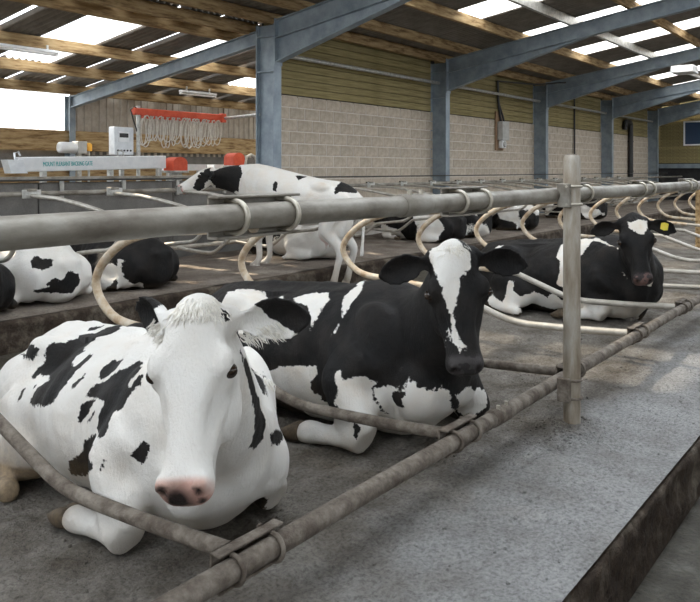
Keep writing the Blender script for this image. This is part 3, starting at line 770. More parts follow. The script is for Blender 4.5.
def head_solid(S, P, a, l, n, hs, ears, W=.97):
    S.loft([P+a*h[0]*hs for h in HEAD], [l]*len(HEAD), [n]*len(HEAD), [h[1]*hs*W for h in HEAD], [h[2]*hs for h in HEAD], [h[3]*hs for h in HEAD], 2.35, .10, 28)
    at = lambda x, y, z: P+(a*x+l*y+n*z)*hs
    AX = np.array([a, l, n])
    for q in (-1, 1):
        S.blob(at(.205, q*.112*(W+.03), .045), (.055*hs, .034*hs, .034*hs), AX)          # brow
        S.blob(at(.245, q*.122*(W+.03), .012), (.038*hs, .024*hs, .030*hs), AX)          # lower lid
        S.blob(at(.30, q*.075, -.10), (.11*hs, .045*hs, .085*hs), AX)           # cheek
        S.blob(at(.545, q*.050, .040), (.036*hs, .030*hs, .026*hs), AX)         # nostril rim
        S.blob(at(.05, q*.085, -.02), (.05*hs, .05*hs, .05*hs), AX)             # ear root
    S.blob(at(.03, 0, .015), (.06*hs, .075*hs, .055*hs), AX)                    # poll crest
    S.blob(at(.51, 0, -.075), (.06*hs, .055*hs, .035*hs), AX)                   # chin
    for q, e in zip((-1, 1), ears):
        d = a*e[0]+l*q*e[1]+n*e[2]; o = a*e[3]+l*q*e[4]+n*e[5]
        S.ear(at(.075, q*.115, -.015), d, o, .245*hs, .145*hs)
def strands(name, parent, mat, roots, dirs, length, width, seed, curl=.02, sag=None):
    r = random.Random(seed); mb = MB()
    for p, d in zip(roots, dirs):
        p = V(p); d = V(d).normalized(); L = length*r.uniform(.6, 1.15)
        side = d.cross(V((r.uniform(-1,1), r.uniform(-1,1), r.uniform(-1,1)))).normalized()
        ph = r.random()*6.28; pts = []
        g = V(sag) if sag is not None else V((0, 0, -1))
        for i in range(5):
            u = i/4; pts.append(p+d*L*u+g*L*.5*u*u+side*curl*math.sin(ph+u*4)*u)
        mb.tube(pts, [width, width*1.1, width*.9, width*.6, width*.15], 4, caps=False)
    return mb.build(name, mat, parent)
def cow(label, loc, fwd, poll, muzzle, roll, knees, ears, mat, voxel, patches, base_black, far=None, sc=1.0, ears_black=(1, 1), hind='tuck', skin_a=.50, dirt_shade=(), neck_drop=0, hair=None, tagear=None, trunk_w=1.0, hip=None, face=None, blots=(), white_legs=False, hw=.97, earhair=False):
    """a cow lying on its brisket; poll, muzzle and knees are given in world metres, the trunk in its own frame"""
    root = empty('cow', loc, math.atan2(fwd[1], fwd[0])); tag(root, label, 'cow', 'cows lying in the cubicles')
    h = math.atan2(fwd[1], fwd[0]); ch, sh = math.cos(h), math.sin(h)
    def L(p): d = np.array(p, float)-np.array(loc, float); return A3(ch*d[0]+sh*d[1], -sh*d[0]+ch*d[1], d[2])
    S = Solid()
    T = [(.40,.42,.10,.13,.14),(.30,.42,.18,.23,.27),(.14,.41,.235,.32,.37),(-.05,.41,.268,.36,.39),(-.3,.385,.325,.335,.38),(-.6,.36,.375,.315,.36),(-.9,.345,.365,.30,.34),(-1.12,.345,.325,.295,.33),(-1.35,.33,.25,.265,.31),(-1.5,.31,.14,.17,.21)]
    S.loft([A3(t[0]*sc, 0, t[1]*sc) for t in T], [A3(0,1,0)]*len(T), [A3(0,0,1)]*len(T), [t[2]*sc*trunk_w for t in T], [t[3]*sc for t in T], [t[4]*sc for t in T], 2.25, .26, 36)
    for q in (-1, 1):
        S.blob(A3(.05,q*.205*trunk_w,.43)*sc, A3(.17,.085,.27)*sc)                    # shoulder
        S.blob(A3(.25,q*.15*trunk_w,.30)*sc, A3(.12,.10,.15)*sc)                      # breast
        S.blob(A3(-.98,q*.24,.555)*sc, A3(.13,.085,.085)*sc)                  # hook bone
        S.blob(A3(-1.46,q*.11,.46)*sc, A3(.07,.05,.06)*sc)                    # pin bone
        S.blob(A3(-1.1,q*.28,.28)*sc, A3(.33,.14,.25)*sc)                     # thigh
        if hind == 'tuck':
            S.chain([A3(-1.0,q*.30,.30)*sc, A3(-.72,q*.385,.17)*sc, A3(-.95,q*.42,.11)*sc, A3(-1.18,q*.42,.10)*sc], [.17*sc,.12*sc,.085*sc,.06*sc])
            S.chain([A3(-1.2,q*.42,.10)*sc, A3(-1.0,q*.46,.065)*sc, A3(-.78,q*.49,.055)*sc, A3(-.68,q*.50,.05)*sc], [.062*sc,.045*sc,.045*sc,.05*sc])
    S.chain([A3(-.35,0,.70)*sc, A3(-.7,0,.668)*sc, A3(-1.05,0,.64)*sc, A3(-1.4,0,.58)*sc], [.03*sc]*4)   # back bone
    # neck and head
    P = L(poll); Mz = L(muzzle); a = unit(Mz-P); hs = np.linalg.norm(Mz-P)/.575
    l = unit(np.cross([0,0,1], a)); n = np.cross(a, l)
    if face is not None:
        fd = A3(ch*face[0]+sh*face[1], -sh*face[0]+ch*face[1], 0); n = unit(fd-a*(fd@a)); l = np.cross(n, a)
    l, n = l*math.cos(roll)+n*math.sin(roll), n*math.cos(roll)-l*math.sin(roll)
    head_solid(S, P, a, l, n, hs, ears, hw)
    e = P+(a*.13-n*.085)*hs; b0 = A3(-.02, 0, .50)*sc; b1 = A3(.16, 0, .51)*sc
    md = b1*.5+e*.5+A3(.03, 0, -.03-neck_drop)
    e2 = P+(a*.10-n*.12)*hs
    C = [b0, b1, md, e, e+(e-md)*.12]; Rr = [A3(0,1,0), A3(0,1,0), unit(A3(0,1,0)+l), l, l]
    U = []
    for i in range(5):
        d = unit(C[min(i+1,4)]-C[max(i-1,0)]); U.append(unit(np.cross(d, Rr[i])) if np.cross(d, Rr[i])[2] > 0 else -unit(np.cross(d, Rr[i])))
    S.loft(C, Rr, U, [.21*sc,.205*sc,.145*sc,.115*hs,.08*hs], [.25*sc,.235*sc,.165*sc,.115*hs,.08*hs], [.28*sc,.29*sc,.215*sc,.15*hs,.09*hs], 2.1, .12, 28)
    # fore legs
    hooves = []
    for q, kn in zip((-1, 1), knees):
        if kn is None: continue
        K = L(kn); K[2] = .085*sc
        el = A3(K[0]-.13*sc, q*max(.19, abs(K[1])-.05), .30*sc)
        S.chain([A3(.02,q*.2,.42)*sc, el, K*.55+el*.45, K+A3(.0,0,.01), K+A3(.035,0,-.012)], [.16*sc,.135*sc,.103*sc,.086*sc,.072*sc])
        S.chain([K+A3(-.0,0,-.01), K+A3(-.10,q*.02,-.015)*sc, K+A3(-.22,q*.045,-.02)*sc, K+A3(-.28,q*.06,-.018)*sc, K+A3(-.34,q*.07,-.03)*sc], [.070*sc,.053*sc,.049*sc,.058*sc,.044*sc])
        hooves.append((K+A3(-.32,q*.066,-.028)*sc, unit(A3(-1, q*.2, -.12)), q))
    me = S.remesh(voxel, 5)
    N = len(me.vertices); v = np.empty(N*3); me.vertices.foreach_get('co', v); v = v.reshape(-1, 3)
    # even out the trunk and legs, leaving the head crisp
    E = np.empty(len(me.edges)*2, int); me.edges.foreach_get('vertices', E); E = E.reshape(-1, 2)
    deg = np.bincount(E.ravel(), minlength=N).astype(float)[:, None]
    hd = np.column_stack([(v-P)@a, (v-P)@l, (v-P)@n])/hs
    wgt = np.clip((np.linalg.norm(hd-A3(.25,0,-.02), axis=1)-.36)/.15, 0, 1)
    ear_ = (hd[:,0] < .25) & (np.abs(hd[:,1]) > .12) & (np.linalg.norm(hd, axis=1) < .48); wgt[ear_] = 0
    wgt *= np.clip(v[:,2]/.12, .25, 1)
    for _ in range(int(.26/voxel)):
        acc = np.zeros_like(v); np.add.at(acc, E[:,0], v[E[:,1]]); np.add.at(acc, E[:,1], v[E[:,0]])
        v = v+(acc/deg-v)*(.55*wgt)[:, None]
    me.vertices.foreach_set('co', v.ravel()); me.update()
    # nostrils, mouth and eye sockets pressed into the surface
    hv = np.column_stack([(v-P)@a, (v-P)@l, (v-P)@n])/hs
    nr = np.empty(N*3); me.vertices.foreach_get('normal', nr); nr = nr.reshape(-1, 3)
    push = np.zeros(N); dark = np.zeros(N)
    for q in (-1, 1):
        c = A3(.572, q*.052, .042); w = np.exp(-(((hv-c)/A3(.016,.013,.02))**2).sum(1)); push += .020*w; dark = np.maximum(dark, w*1.6)
    for q in (-1, 1):
        push += .026*np.exp(-(((hv-A3(.37, q*.088, .035))/A3(.09,.032,.045))**2).sum(1))      # hollow beside the nose bridge
        push += .022*np.exp(-(((hv-A3(.13, q*.125, -.005))/A3(.04,.035,.05))**2).sum(1))     # temple
        push += .008*np.exp(-(((hv-A3(.275, q*.118, .03))/A3(.02,.03,.03))**2).sum(1))     # below the eye
        push -= .007*np.exp(-(((hv-A3(.34, q*.10, -.02))/A3(.09,.03,.014))**2).sum(1))     # facial crest
    push += .006*np.exp(-(((hv-A3(.19, 0, .085))/A3(.06,.05,.05))**2).sum(1))                # dished forehead
    mouth = np.exp(-((hv[:,2]+.045+.25*(hv[:,0]-.56))/.008)**2)*(hv[:,0] > .46)*(hv[:,0] < .7)*(np.abs(hv[:,1]) < .13)
    push += .008*mouth; dark = np.maximum(dark, .75*mouth*np.clip((hv[:,0]-.46)/.04, 0, 1))
    for (bc, br) in blots: dark = np.maximum(dark, np.clip(1.6-1.6*np.linalg.norm((hv-np.array(bc))/np.array(br), axis=1), 0, 1))
    inhead = (np.abs(hv[:,1]) < .16) & (hv[:,0] > -.05) & (hv[:,0] < .65) & (np.abs(hv[:,2]) < .22)
    bp = np.zeros(N); wb = np.clip((np.linalg.norm(hv-A3(.25,0,0), axis=1)-.42)/.1, 0, 1)
    X_, Y_, Z_ = v[:,0]/sc, np.abs(v[:,1])/sc, v[:,2]/sc
    bp += .045*np.exp(-((X_+.80)/.12)**2-((Z_-.56)/.09)**2)*(Y_ > .12)                       # hollow before the hip
    bp += .010*np.sin((X_+Z_*.25)*2*math.pi/.105)*np.exp(-((X_+.50)/.22)**2-((Z_-.40)/.17)**2)*(Y_ > .15)*.55   # ribs
    bp += .022*np.exp(-((X_+.27)/.05)**2-((Z_-.45)/.2)**2)*(Y_ > .12)                        # behind the shoulder
    wr = np.array([noise.noise(V((p[0]*7, p[1]*7, p[2]*7)))+.5*noise.noise(V((p[0]*17, p[1]*17, p[2]*17))) for p in v])
    bp += wr*.007
    v2 = v-nr*(push*inhead*hs+bp*wb)[:, None]
    me.vertices.foreach_set('co', v2.ravel()); me.update()
    val = np.full(N, .1 if base_black else -.1)
    if far and not isinstance(far, tuple):                                                                     # markings on the side nobody sees
        fs = np.array([noise.noise(V((p[0]*2.1+far, p[1]*2.1, p[2]*2.1+far*3))) for p in v])
        sd = fs*.22+(.03 if base_black else -.03)
        side = v[:, 1] > .10
        body = (hv[:, 0] < -.1) | (np.linalg.norm(hv, axis=1) > .75)
        k = side & body; val[k] = np.clip(sd[k], -.1, .1)
    if isinstance(far, tuple):                                                  # small cows far away: irregular patches all round
        fs = np.array([noise.noise(V((p[0]*1.7+far[0], p[1]*1.7+far[0]*2, p[2]*1.7))) for p in v])
        val = np.clip(fs*.3+(.05 if base_black else -.04), -.1, .1)
    if white_legs: val[(v[:,2] < .17*sc) & (v[:,0] > -.45) & (v[:,1] < 0)] = -.1
    for kind, poly in patches:
        dep = .3
        sd = patch_sd(v, nr, poly, dep)
        val = np.maximum(val, sd) if kind[0] in 'Bb' else np.where(sd > -8, np.minimum(val, -sd), val)
    # ears
    for q, eb in zip((-1, 1), ears_black):
        c = (hv[:,1]*q-.18)-(hv[:,0]-.02)*1.6; z = (hv[:,1]*q > .10) & (hv[:,0] < .16) & (np.abs(hv[:,2]) < .3)
        if eb == 1: val = np.where((hv[:,1]*q > .14) & (hv[:,0] < .25) & (np.linalg.norm(hv, axis=1) < .5), np.maximum(val, np.clip(c*1.0, -.1, .1)), val)
        elif eb == 2: val = np.where((hv[:,1]*q > .12) & (hv[:,0] < .2) & (np.linalg.norm(hv, axis=1) < .5), .1, val)
    skin = np.clip((hv[:,0]-skin_a)/.02, 0, 1)*inhead*(hv[:,2] > -.085)*np.clip((.088-np.abs(hv[:,1]))/.02, 0, 1)
    dk = np.zeros(N)
    for (c, r) in dirt_shade:
        dk = np.maximum(dk, np.exp(-((v-np.array(c, float))**2).sum(1)/r**2))
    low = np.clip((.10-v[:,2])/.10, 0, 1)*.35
    if dirt_shade: dk = np.maximum(dk, np.clip((.18-v[:,2])/.06, 0, 1)*np.clip((-.52-v[:,0])/.08, 0, 1)*np.clip((-.30-v[:,1])/.05, 0, 1))  # mud on the hind leg, with its shade painted into the same colour
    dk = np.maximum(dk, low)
    colr = np.column_stack([np.clip(.5+val*5, 0, 1), skin, dk*.9, np.ones(N)])
    at = me.color_attributes.new('coat', 'FLOAT_COLOR', 'POINT')
    at.data.foreach_set('color', colr.astype(np.float32).ravel())
    # nostril dents, mouth groove and nose blots are darkened: stored as a second attribute
    a2 = me.attributes.new('nose_dark', 'FLOAT', 'POINT'); a2.data.foreach_set('value', np.clip(dark*inhead, 0, 1).astype(np.float32))
    me.materials.append(mat); me.name = 'cow_body'
    me.polygons.foreach_set('use_smooth', [True]*len(me.polygons))
    place('body', me, root)
    for q in (-1, 1):
        p = P+(a*.232+l*q*(.133+(hw-.97)*.18)+n*.030)*hs
        MB().sphere(p, .0245*hs, 16, 10).build('eye', MT['eye'], root)
    for (hp, hd_, q) in hooves:
        hf = Solid(); sd_ = unit(np.cross([0,0,1], hd_)); up_ = np.cross(hd_, sd_)
        for k_ in (-1, 1):
            c0 = hp+sd_*k_*.026*sc
            hf.loft([c0, c0+hd_*.03*sc, c0+hd_*.08*sc, c0+hd_*.125*sc], [sd_]*4, [up_]*4, [.024*sc,.030*sc,.026*sc,.010*sc], [.040*sc,.042*sc,.026*sc,.006*sc], [.034*sc,.04*sc,.034*sc,.016*sc], 2.4, 0, 12, 3)
        hm = bpy.data.meshes.new('hoof'); hm.from_pydata(np.vstack(hf.v).tolist(), [], hf.f); hm.materials.append(MT['hoof']); hm.polygons.foreach_set('use_smooth', [True]*len(hm.polygons)); hm.update()
        place('hoof', hm, root)
    if hair:
        bv = BVHTree.FromPolygons([tuple(q) for q in v2], [tuple(q.vertices) for q in me.polygons])
        r = random.Random(len(label)); roots = []; dirs = []
        for i in range(hair[0]):
            y = r.gauss(0, .033); x = r.uniform(-.04, hair[3])
            y = max(-.1, min(.1, y))
            hit = bv.ray_cast(V(P+(a*x+l*y+n*.3)*hs), V(-n))[0]
            if hit is None: continue
            roots.append(np.array(hit)-n*.004); dirs.append(a*(.75+.3*r.random())+l*(y*5+r.gauss(0, .35))+n*(.42+r.gauss(0, .15)))
        strands('forelock', root, hair[1], roots, dirs, hair[2], .0024, 3, .010, tuple(a*.4-n*.55))
    if earhair:
        r = random.Random(4)
        for q, e_ in zip((-1, 1), ears):
            d = unit(a*e_[0]+l*q*e_[1]+n*e_[2]); o = unit(a*e_[3]+l*q*e_[4]+n*e_[5]); o = unit(o-d*(o@d)); w = np.cross(d, o); w = w if w@a > 0 else -w
            b_ = P+(a*.075+l*q*.115-n*.015)*hs; roots = []; dirs = []
            for i in range(150):
                u = r.uniform(.02, .55); k_ = r.uniform(.35, .95)
                roots.append(b_+d*u*.245*hs+w*k_*.06*hs-o*(.03-.03*k_)*hs); dirs.append(d*.5+w*(.55+r.gauss(0, .2))+o*(.35+r.gauss(0, .2)))
            strands('ear_hair', root, MT['hair_white'], roots, dirs, .032, .0012, 9, .005, tuple(a*.3))
    if tagear is not None:
        q = tagear; e_ = ears[0 if q < 0 else 1]
        d = unit(a*e_[0]+l*q*e_[1]+n*e_[2]); o = unit(a*e_[3]+l*q*e_[4]+n*e_[5]); o = unit(o-d*(o@d)); w = np.cross(d, o)
        c = P+(a*.075+l*q*.115-n*.015)*hs+d*.135*hs-o*.012
        t = MB(); vs = []
        for s_ in (0, 1):
            for (x, y) in ((-.022,-.028),(.022,-.028),(.03,.0),(.024,.03),(-.024,.03),(-.03,0)): vs.append(V(c+w*x*1.1+d*y*1.0+o*(.012+.005*s_)))
        t.add(vs, [(5,4,3,2,1,0),(6,7,8,9,10,11)]+[(i,(i+1)%6,6+(i+1)%6,6+i) for i in range(6)])
        t.build('ear_tag', MT['yellow'], root)
    return root, S, (P, a, l, n, hs)
PINK, NOSEB = (.62,.36,.30), (.02,.018,.018)
M_C1 = coat_material('white_spotted_coat', (.64,.42,.35), (.60,.36,.30), .5, .35)
M_C2 = coat_material('black_white_coat', (.055,.05,.05), (.025,.023,.023), .5, .6)
M_C3 = coat_material('black_cream_coat', (.16,.10,.09), (.05,.04,.04), .5, 1.0)
CB = BED-.03
PAT1 = []; PAT2 = []; PAT3 = []; PAT4 = []; PAT5 = []; PAT6 = []
PAT1 = [('b', [(-0.977,0.204,0.59),(-0.68,-0.006,0.657),(-0.762,-0.031,0.628),(-0.834,-0.082,0.604),(-0.877,-0.144,0.577),(-0.865,-0.188,0.566),(-0.845,-0.233,0.537),(-0.843,-0.258,0.508),(-0.849,-0.297,0.476),(-0.84,-0.319,0.457),(-0.809,-0.329,0.442),(-0.806,-0.289,0.469),(-0.772,-0.305,0.455),(-0.711,-0.29,0.474),(-0.611,-0.33,0.479),(-0.686,-0.352,0.436),(-0.677,-0.382,0.385),(-0.639,-0.385,0.377),(-0.512,-0.377,0.413),(-0.456,-0.355,0.447),(-0.443,-0.326,0.496),(-0.444,-0.291,0.532),(-0.441,-0.266,0.555),(-0.442,-0.239,0.576),(-0.452,-0.203,0.599),(-0.493,-0.2,0.596),(-0.493,-0.237,0.571),(-0.499,-0.265,0.548),(-0.554,-0.253,0.557),(-0.564,-0.231,0.574),(-0.56,-0.196,0.592),(-0.63,-0.173,0.59),(-0.675,-0.126,0.599),(-0.64,-0.083,0.626),(-0.597,-0.023,0.653)]),
 ('b', [(-0.881,-0.068,0.605),(-0.894,-0.037,0.618),(-0.795,-0.011,0.64),(-0.806,-0.022,0.63),(-0.857,-0.052,0.609)]),
 ('b', [(-1.138,-0.269,0.485),(-0.868,-0.263,0.54),(-0.875,-0.28,0.515),(-0.901,-0.299,0.501),(-1.013,-0.3,0.496)]),
 ('b', [(-0.867,-0.273,0.516),(-0.859,-0.252,0.543),(-0.871,-0.19,0.57),(-0.849,-0.222,0.549),(-0.857,-0.258,0.525)]),
 ('b', [(-0.799,-0.391,0.368),(-0.824,-0.374,0.396),(-0.812,-0.355,0.418),(-0.79,-0.371,0.398),(-0.792,-0.387,0.374)]),
 ('b', [(-0.733,-0.362,0.418),(-0.74,-0.343,0.436),(-0.728,-0.336,0.442),(-0.709,-0.353,0.431),(-0.713,-0.363,0.42)]),
 ('b', [(-0.401,-0.32,0.489),(-0.403,-0.306,0.509),(-0.355,-0.274,0.556),(-0.346,-0.29,0.535),(-0.366,-0.312,0.506)]),
 ('b', [(-0.073,-0.183,0.645),(-0.112,-0.207,0.617),(-0.152,-0.223,0.596),(-0.197,-0.237,0.573),(-0.26,-0.261,0.531),(-0.284,-0.277,0.521),(-0.293,-0.299,0.481),(-0.245,-0.285,0.485),(-0.146,-0.289,0.492),(-0.155,-0.301,0.449),(-0.167,-0.309,0.391),(-0.063,-0.348,0.396),(-0.02,-0.346,0.406),(-0.017,-0.332,0.442),(-0.032,-0.301,0.486),(0.008,-0.295,0.494),(0.026,-0.287,0.527),(0.054,-0.275,0.565),(0.086,-0.258,0.603),(0.08,-0.246,0.63),(0.062,-0.255,0.621),(0.032,-0.269,0.583),(0.005,-0.265,0.584),(0.041,-0.253,0.624),(0.042,-0.237,0.644)]),
 ('b', [(-0.279,-0.254,0.551),(-0.293,-0.234,0.578),(-0.284,-0.19,0.611),(-0.195,-0.196,0.624),(-0.193,-0.221,0.595),(-0.217,-0.237,0.569),(-0.255,-0.251,0.545)]),
 ('b', [(-0.313,-0.329,0.425),(-0.305,-0.315,0.457),(-0.269,-0.291,0.477),(-0.231,-0.286,0.484),(-0.277,-0.305,0.412),(-0.3,-0.325,0.379),(-0.31,-0.332,0.393)]),
 ('b', [(-0.272,-0.305,0.389),(-0.233,-0.306,0.423),(-0.198,-0.304,0.449),(-0.197,-0.308,0.424),(-0.258,-0.304,0.385)]),
 ('b', [(-0.169,-0.312,0.372),(-0.262,-0.312,0.316),(-0.265,-0.316,0.279),(-0.286,-0.324,0.259),(-0.341,-0.336,0.24),(-0.374,-0.337,0.209),(-0.411,-0.315,0.149),(-0.34,-0.308,0.165),(-0.067,-0.375,0.277),(-0.048,-0.372,0.307),(-0.119,-0.359,0.324),(-0.09,-0.355,0.362)]),
 ('b', [(-0.015,-0.363,0.305),(-0.002,-0.355,0.341),(0.006,-0.351,0.338),(-0.0,-0.356,0.307),(-0.008,-0.361,0.298)]),
 ('b', [(0.101,-0.296,0.361),(0.116,-0.29,0.393),(0.149,-0.27,0.431),(0.161,-0.265,0.404),(0.156,-0.267,0.36),(0.133,-0.277,0.344)]),
 ('b', [(0.733,-0.263,0.83),(0.69,-0.218,0.8),(0.601,-0.134,0.715),(0.54,-0.075,0.628),(0.401,0.043,0.513),(0.385,0.067,0.462),(0.392,0.045,0.417),(0.418,-0.001,0.401),(0.509,-0.081,0.458),(0.533,-0.078,0.515),(0.58,-0.113,0.597),(0.643,-0.169,0.684),(0.698,-0.223,0.759)]),
 ('b', [(0.377,0.089,0.424),(0.342,0.135,0.419),(0.276,0.209,0.382),(0.299,0.201,0.364),(0.333,0.159,0.354),(0.37,0.102,0.384)]),
 ('b', [(0.734,-0.326,0.96),(0.744,-0.312,0.954),(0.756,-0.304,0.938),(0.757,-0.314,0.923),(0.752,-0.331,0.941)])]
PAT2 = [('w', [(-1.038,-0.326,0.557),(-1.025,-0.299,0.629),(-1.162,-0.117,0.63),(-1.048,-0.111,0.642),(-0.885,-0.12,0.645),(-0.861,-0.134,0.62),(-0.857,-0.191,0.576),(-0.831,-0.232,0.541),(-0.799,-0.367,0.437),(-0.976,-0.336,0.493)]),
 ('w', [(-0.804,-0.179,0.588),(-0.711,-0.145,0.646),(-0.663,-0.178,0.641),(-0.662,-0.245,0.6),(-0.793,-0.226,0.552)]),
 ('w', [(-0.576,-0.181,0.651),(-0.468,-0.14,0.686),(-0.356,-0.13,0.7),(-0.31,-0.17,0.673),(-0.311,-0.253,0.597),(-0.321,-0.298,0.523),(-0.338,-0.273,0.583),(-0.417,-0.225,0.634),(-0.53,-0.214,0.64)]),
 ('w', [(-0.145,-0.244,0.611),(-0.197,-0.196,0.67),(-0.21,-0.149,0.709),(-0.183,-0.099,0.746),(-0.253,0.018,0.75),(-0.198,0.059,0.759),(-0.199,0.061,0.758),(-0.184,-0.04,0.766),(-0.12,-0.129,0.736),(-0.129,-0.214,0.655)]),
 ('w', [(-0.192,-0.292,0.505),(-0.177,-0.276,0.547),(-0.156,-0.26,0.578),(-0.154,-0.277,0.544)]),
 ('w', [(-0.574,-0.373,0.294),(-0.479,-0.361,0.33),(-0.389,-0.347,0.348),(-0.27,-0.303,0.361),(-0.257,-0.304,0.32),(-0.301,-0.314,0.27),(-0.306,-0.305,0.224),(-0.255,-0.281,0.194),(-0.29,-0.247,0.118),(-0.463,-0.312,0.161),(-0.609,-0.343,0.172)]),
 ('w', [(-0.049,-0.404,0.393),(-0.013,-0.394,0.406),(0.006,-0.402,0.362),(0.084,-0.344,0.377),(0.137,-0.281,0.347),(0.095,-0.295,0.317),(0.097,-0.285,0.267),(0.104,-0.219,0.18),(0.04,-0.106,0.046),(-0.029,-0.046,0.024),(0.078,-0.337,0.024),(-0.113,-0.421,0.039),(-0.196,-0.456,0.078),(-0.272,-0.2,0.07),(0.076,-0.406,0.177),(-0.035,-0.418,0.244),(-0.013,-0.417,0.321),(-0.031,-0.415,0.358)]),
 ('w', [(0.101,-0.29,0.318),(0.165,-0.264,0.333),(0.216,-0.25,0.316),(0.291,-0.241,0.373),(0.346,-0.21,0.349),(0.382,-0.127,0.342),(0.393,-0.088,0.309),(0.373,-0.033,0.236),(0.178,0.282,0.072),(0.163,0.135,0.106),(0.242,-0.102,0.125),(0.13,-0.198,0.172),(0.112,-0.266,0.233)]),
 ('w', [(0.404,-0.049,0.295),(0.402,0.052,0.309),(0.306,0.359,0.189),(0.328,0.338,0.15),(0.33,0.33,0.138),(0.302,0.271,0.11),(0.252,0.253,0.086),(0.213,0.248,0.096)]),
 ('b', [(0.085,-0.404,0.171),(0.103,-0.388,0.171),(0.115,-0.394,0.135),(0.101,-0.409,0.101),(0.089,-0.415,0.119)]),
 ('b', [(0.194,-0.249,0.311),(0.269,-0.251,0.326),(0.268,-0.25,0.302),(0.235,-0.248,0.279),(0.25,-0.242,0.249),(0.196,-0.226,0.239),(0.175,-0.239,0.265)]),
 ('w', [(0.451,-0.288,1.002),(0.061,0.217,0.706),(0.572,-0.238,1.024),(0.608,-0.219,0.984),(0.629,-0.246,0.931),(0.609,-0.3,0.877),(0.614,-0.316,0.834),(0.609,-0.348,0.759),(0.62,-0.353,0.705),(0.642,-0.356,0.647),(0.677,-0.338,0.61),(0.655,-0.365,0.589),(0.557,-0.333,0.579),(0.56,-0.344,0.61),(0.604,-0.36,0.659),(0.594,-0.356,0.724),(0.568,-0.358,0.777),(0.548,-0.359,0.855),(0.497,-0.339,0.905),(0.459,-0.318,0.958)])]
PAT3 = [('w', [(0.396,-0.609,0.926),(0.459,-0.567,0.944),(0.499,-0.474,0.936),(0.525,-0.521,0.879),(0.509,-0.595,0.818),(0.456,-0.614,0.856),(0.412,-0.627,0.879)]),
 ('w', [(-0.463,-0.154,0.653),(-0.398,-0.085,0.691),(-0.285,-0.033,0.718),(0.179,-0.625,0.861),(-0.161,-0.074,0.737),(-0.195,-0.231,0.602),(-0.304,-0.274,0.537),(-0.325,-0.316,0.43),(-0.336,-0.324,0.295),(-0.408,-0.346,0.311),(-0.376,-0.332,0.427),(-0.387,-0.298,0.532),(-0.437,-0.279,0.554)]),
 ('w', [(-1.14,-0.41,0.246),(-1.031,-0.441,0.175),(-0.872,-0.502,0.116),(-0.848,-0.487,0.173),(-0.832,-0.462,0.312),(-0.777,-0.446,0.316),(-0.773,-0.478,0.236),(-0.7,-0.465,0.188),(-0.61,-0.381,0.23),(-0.502,-0.327,0.181),(-0.438,-0.331,0.23),(-0.359,-0.283,0.152),(-0.405,-0.187,0.046),(-0.694,-0.357,0.086),(-0.858,-0.491,0.018),(-1.026,-0.498,0.068)]),
 ('w', [(-1.192,-0.183,0.56),(-1.162,-0.123,0.603),(-1.001,-0.275,0.618),(-1.06,-0.299,0.564)]),
 ('w', [(-0.18,-0.258,0.144),(-0.032,-0.321,0.117),(-0.147,-0.066,0.019),(-0.249,-0.111,0.027)]),
 ('w', [(-0.091,-0.317,0.167),(0.003,-0.307,0.146),(-0.023,-0.088,0.035),(0.013,0.008,0.026),(0.147,-0.064,0.054),(0.11,0.062,0.028),(-0.053,-0.024,0.019),(-0.019,-0.293,0.037)]),
 ('w', [(0.219,-0.161,0.155),(0.247,-0.075,0.122),(0.196,0.036,0.034),(0.127,0.065,0.023)]),
 ('w', [(0.205,-0.245,0.461),(0.246,-0.247,0.439),(0.463,-0.668,0.453),(0.227,-0.234,0.397)])]
PAT4 = [('b', [(1.983,0.191,1.55),(1.929,0.062,1.625),(1.586,0.077,1.651),(1.524,0.16,1.55),(1.601,0.125,1.309),(1.905,0.337,1.498),(2.017,0.13,1.416)]),
 ('b', [(1.908,0.338,1.504),(1.904,0.337,1.512),(1.904,0.337,1.512),(1.903,0.335,1.507),(2.067,0.174,1.439),(2.081,0.194,1.461),(2.111,0.185,1.35),(2.167,0.218,1.307),(2.243,0.26,1.342),(2.194,0.258,1.462),(1.908,0.338,1.504)]),
 ('b', [(1.003,0.299,1.382),(0.985,0.267,1.454),(0.932,0.283,1.425),(0.94,0.314,1.307),(0.989,0.309,1.319)]),
 ('b', [(0.754,0.13,1.524),(0.696,0.097,1.524),(0.513,0.045,1.497),(0.587,0.066,1.509),(0.666,0.207,1.459)]),
 ('b', [(0.151,0.2,1.345),(0.144,-0.075,1.43),(0.056,-0.086,1.393),(-0.048,-0.119,1.302),(-0.11,0.063,1.281),(0.137,0.239,1.275)])]
PAT5 = [('b', [(-1.171,0.29,0.443),(-1.107,0.216,0.493),(-1.21,0.188,0.469),(-1.298,0.137,0.465),(-1.33,0.158,0.414),(-1.282,0.248,0.37),(-1.219,0.313,0.394)]),
 ('b', [(-1.314,0.223,0.241),(-1.366,0.15,0.292),(-1.384,0.122,0.277),(-1.354,0.157,0.218),(-1.312,0.207,0.212)]),
 ('b', [(-1.232,0.336,0.185),(-1.304,0.217,0.199),(-1.393,0.091,0.274),(-1.396,0.031,0.351),(-1.391,-0.083,0.31),(-1.391,-0.1,0.224),(-1.387,-0.007,0.123),(-1.354,0.127,0.142),(-1.256,0.306,0.156)])]
PAT6 = [('w', [(-0.969,0.391,0.328),(-1.122,0.376,0.26),(-1.192,0.355,0.202),(-1.076,0.416,0.138),(-0.209,-0.106,0.028),(-0.104,-0.053,0.018),(-0.868,0.429,0.262)]),
 ('w', [(-1.116,0.409,0.079),(-1.213,0.334,0.149),(-1.239,0.166,0.092),(-0.64,-0.458,0.021),(-0.102,-0.294,0.029)])]

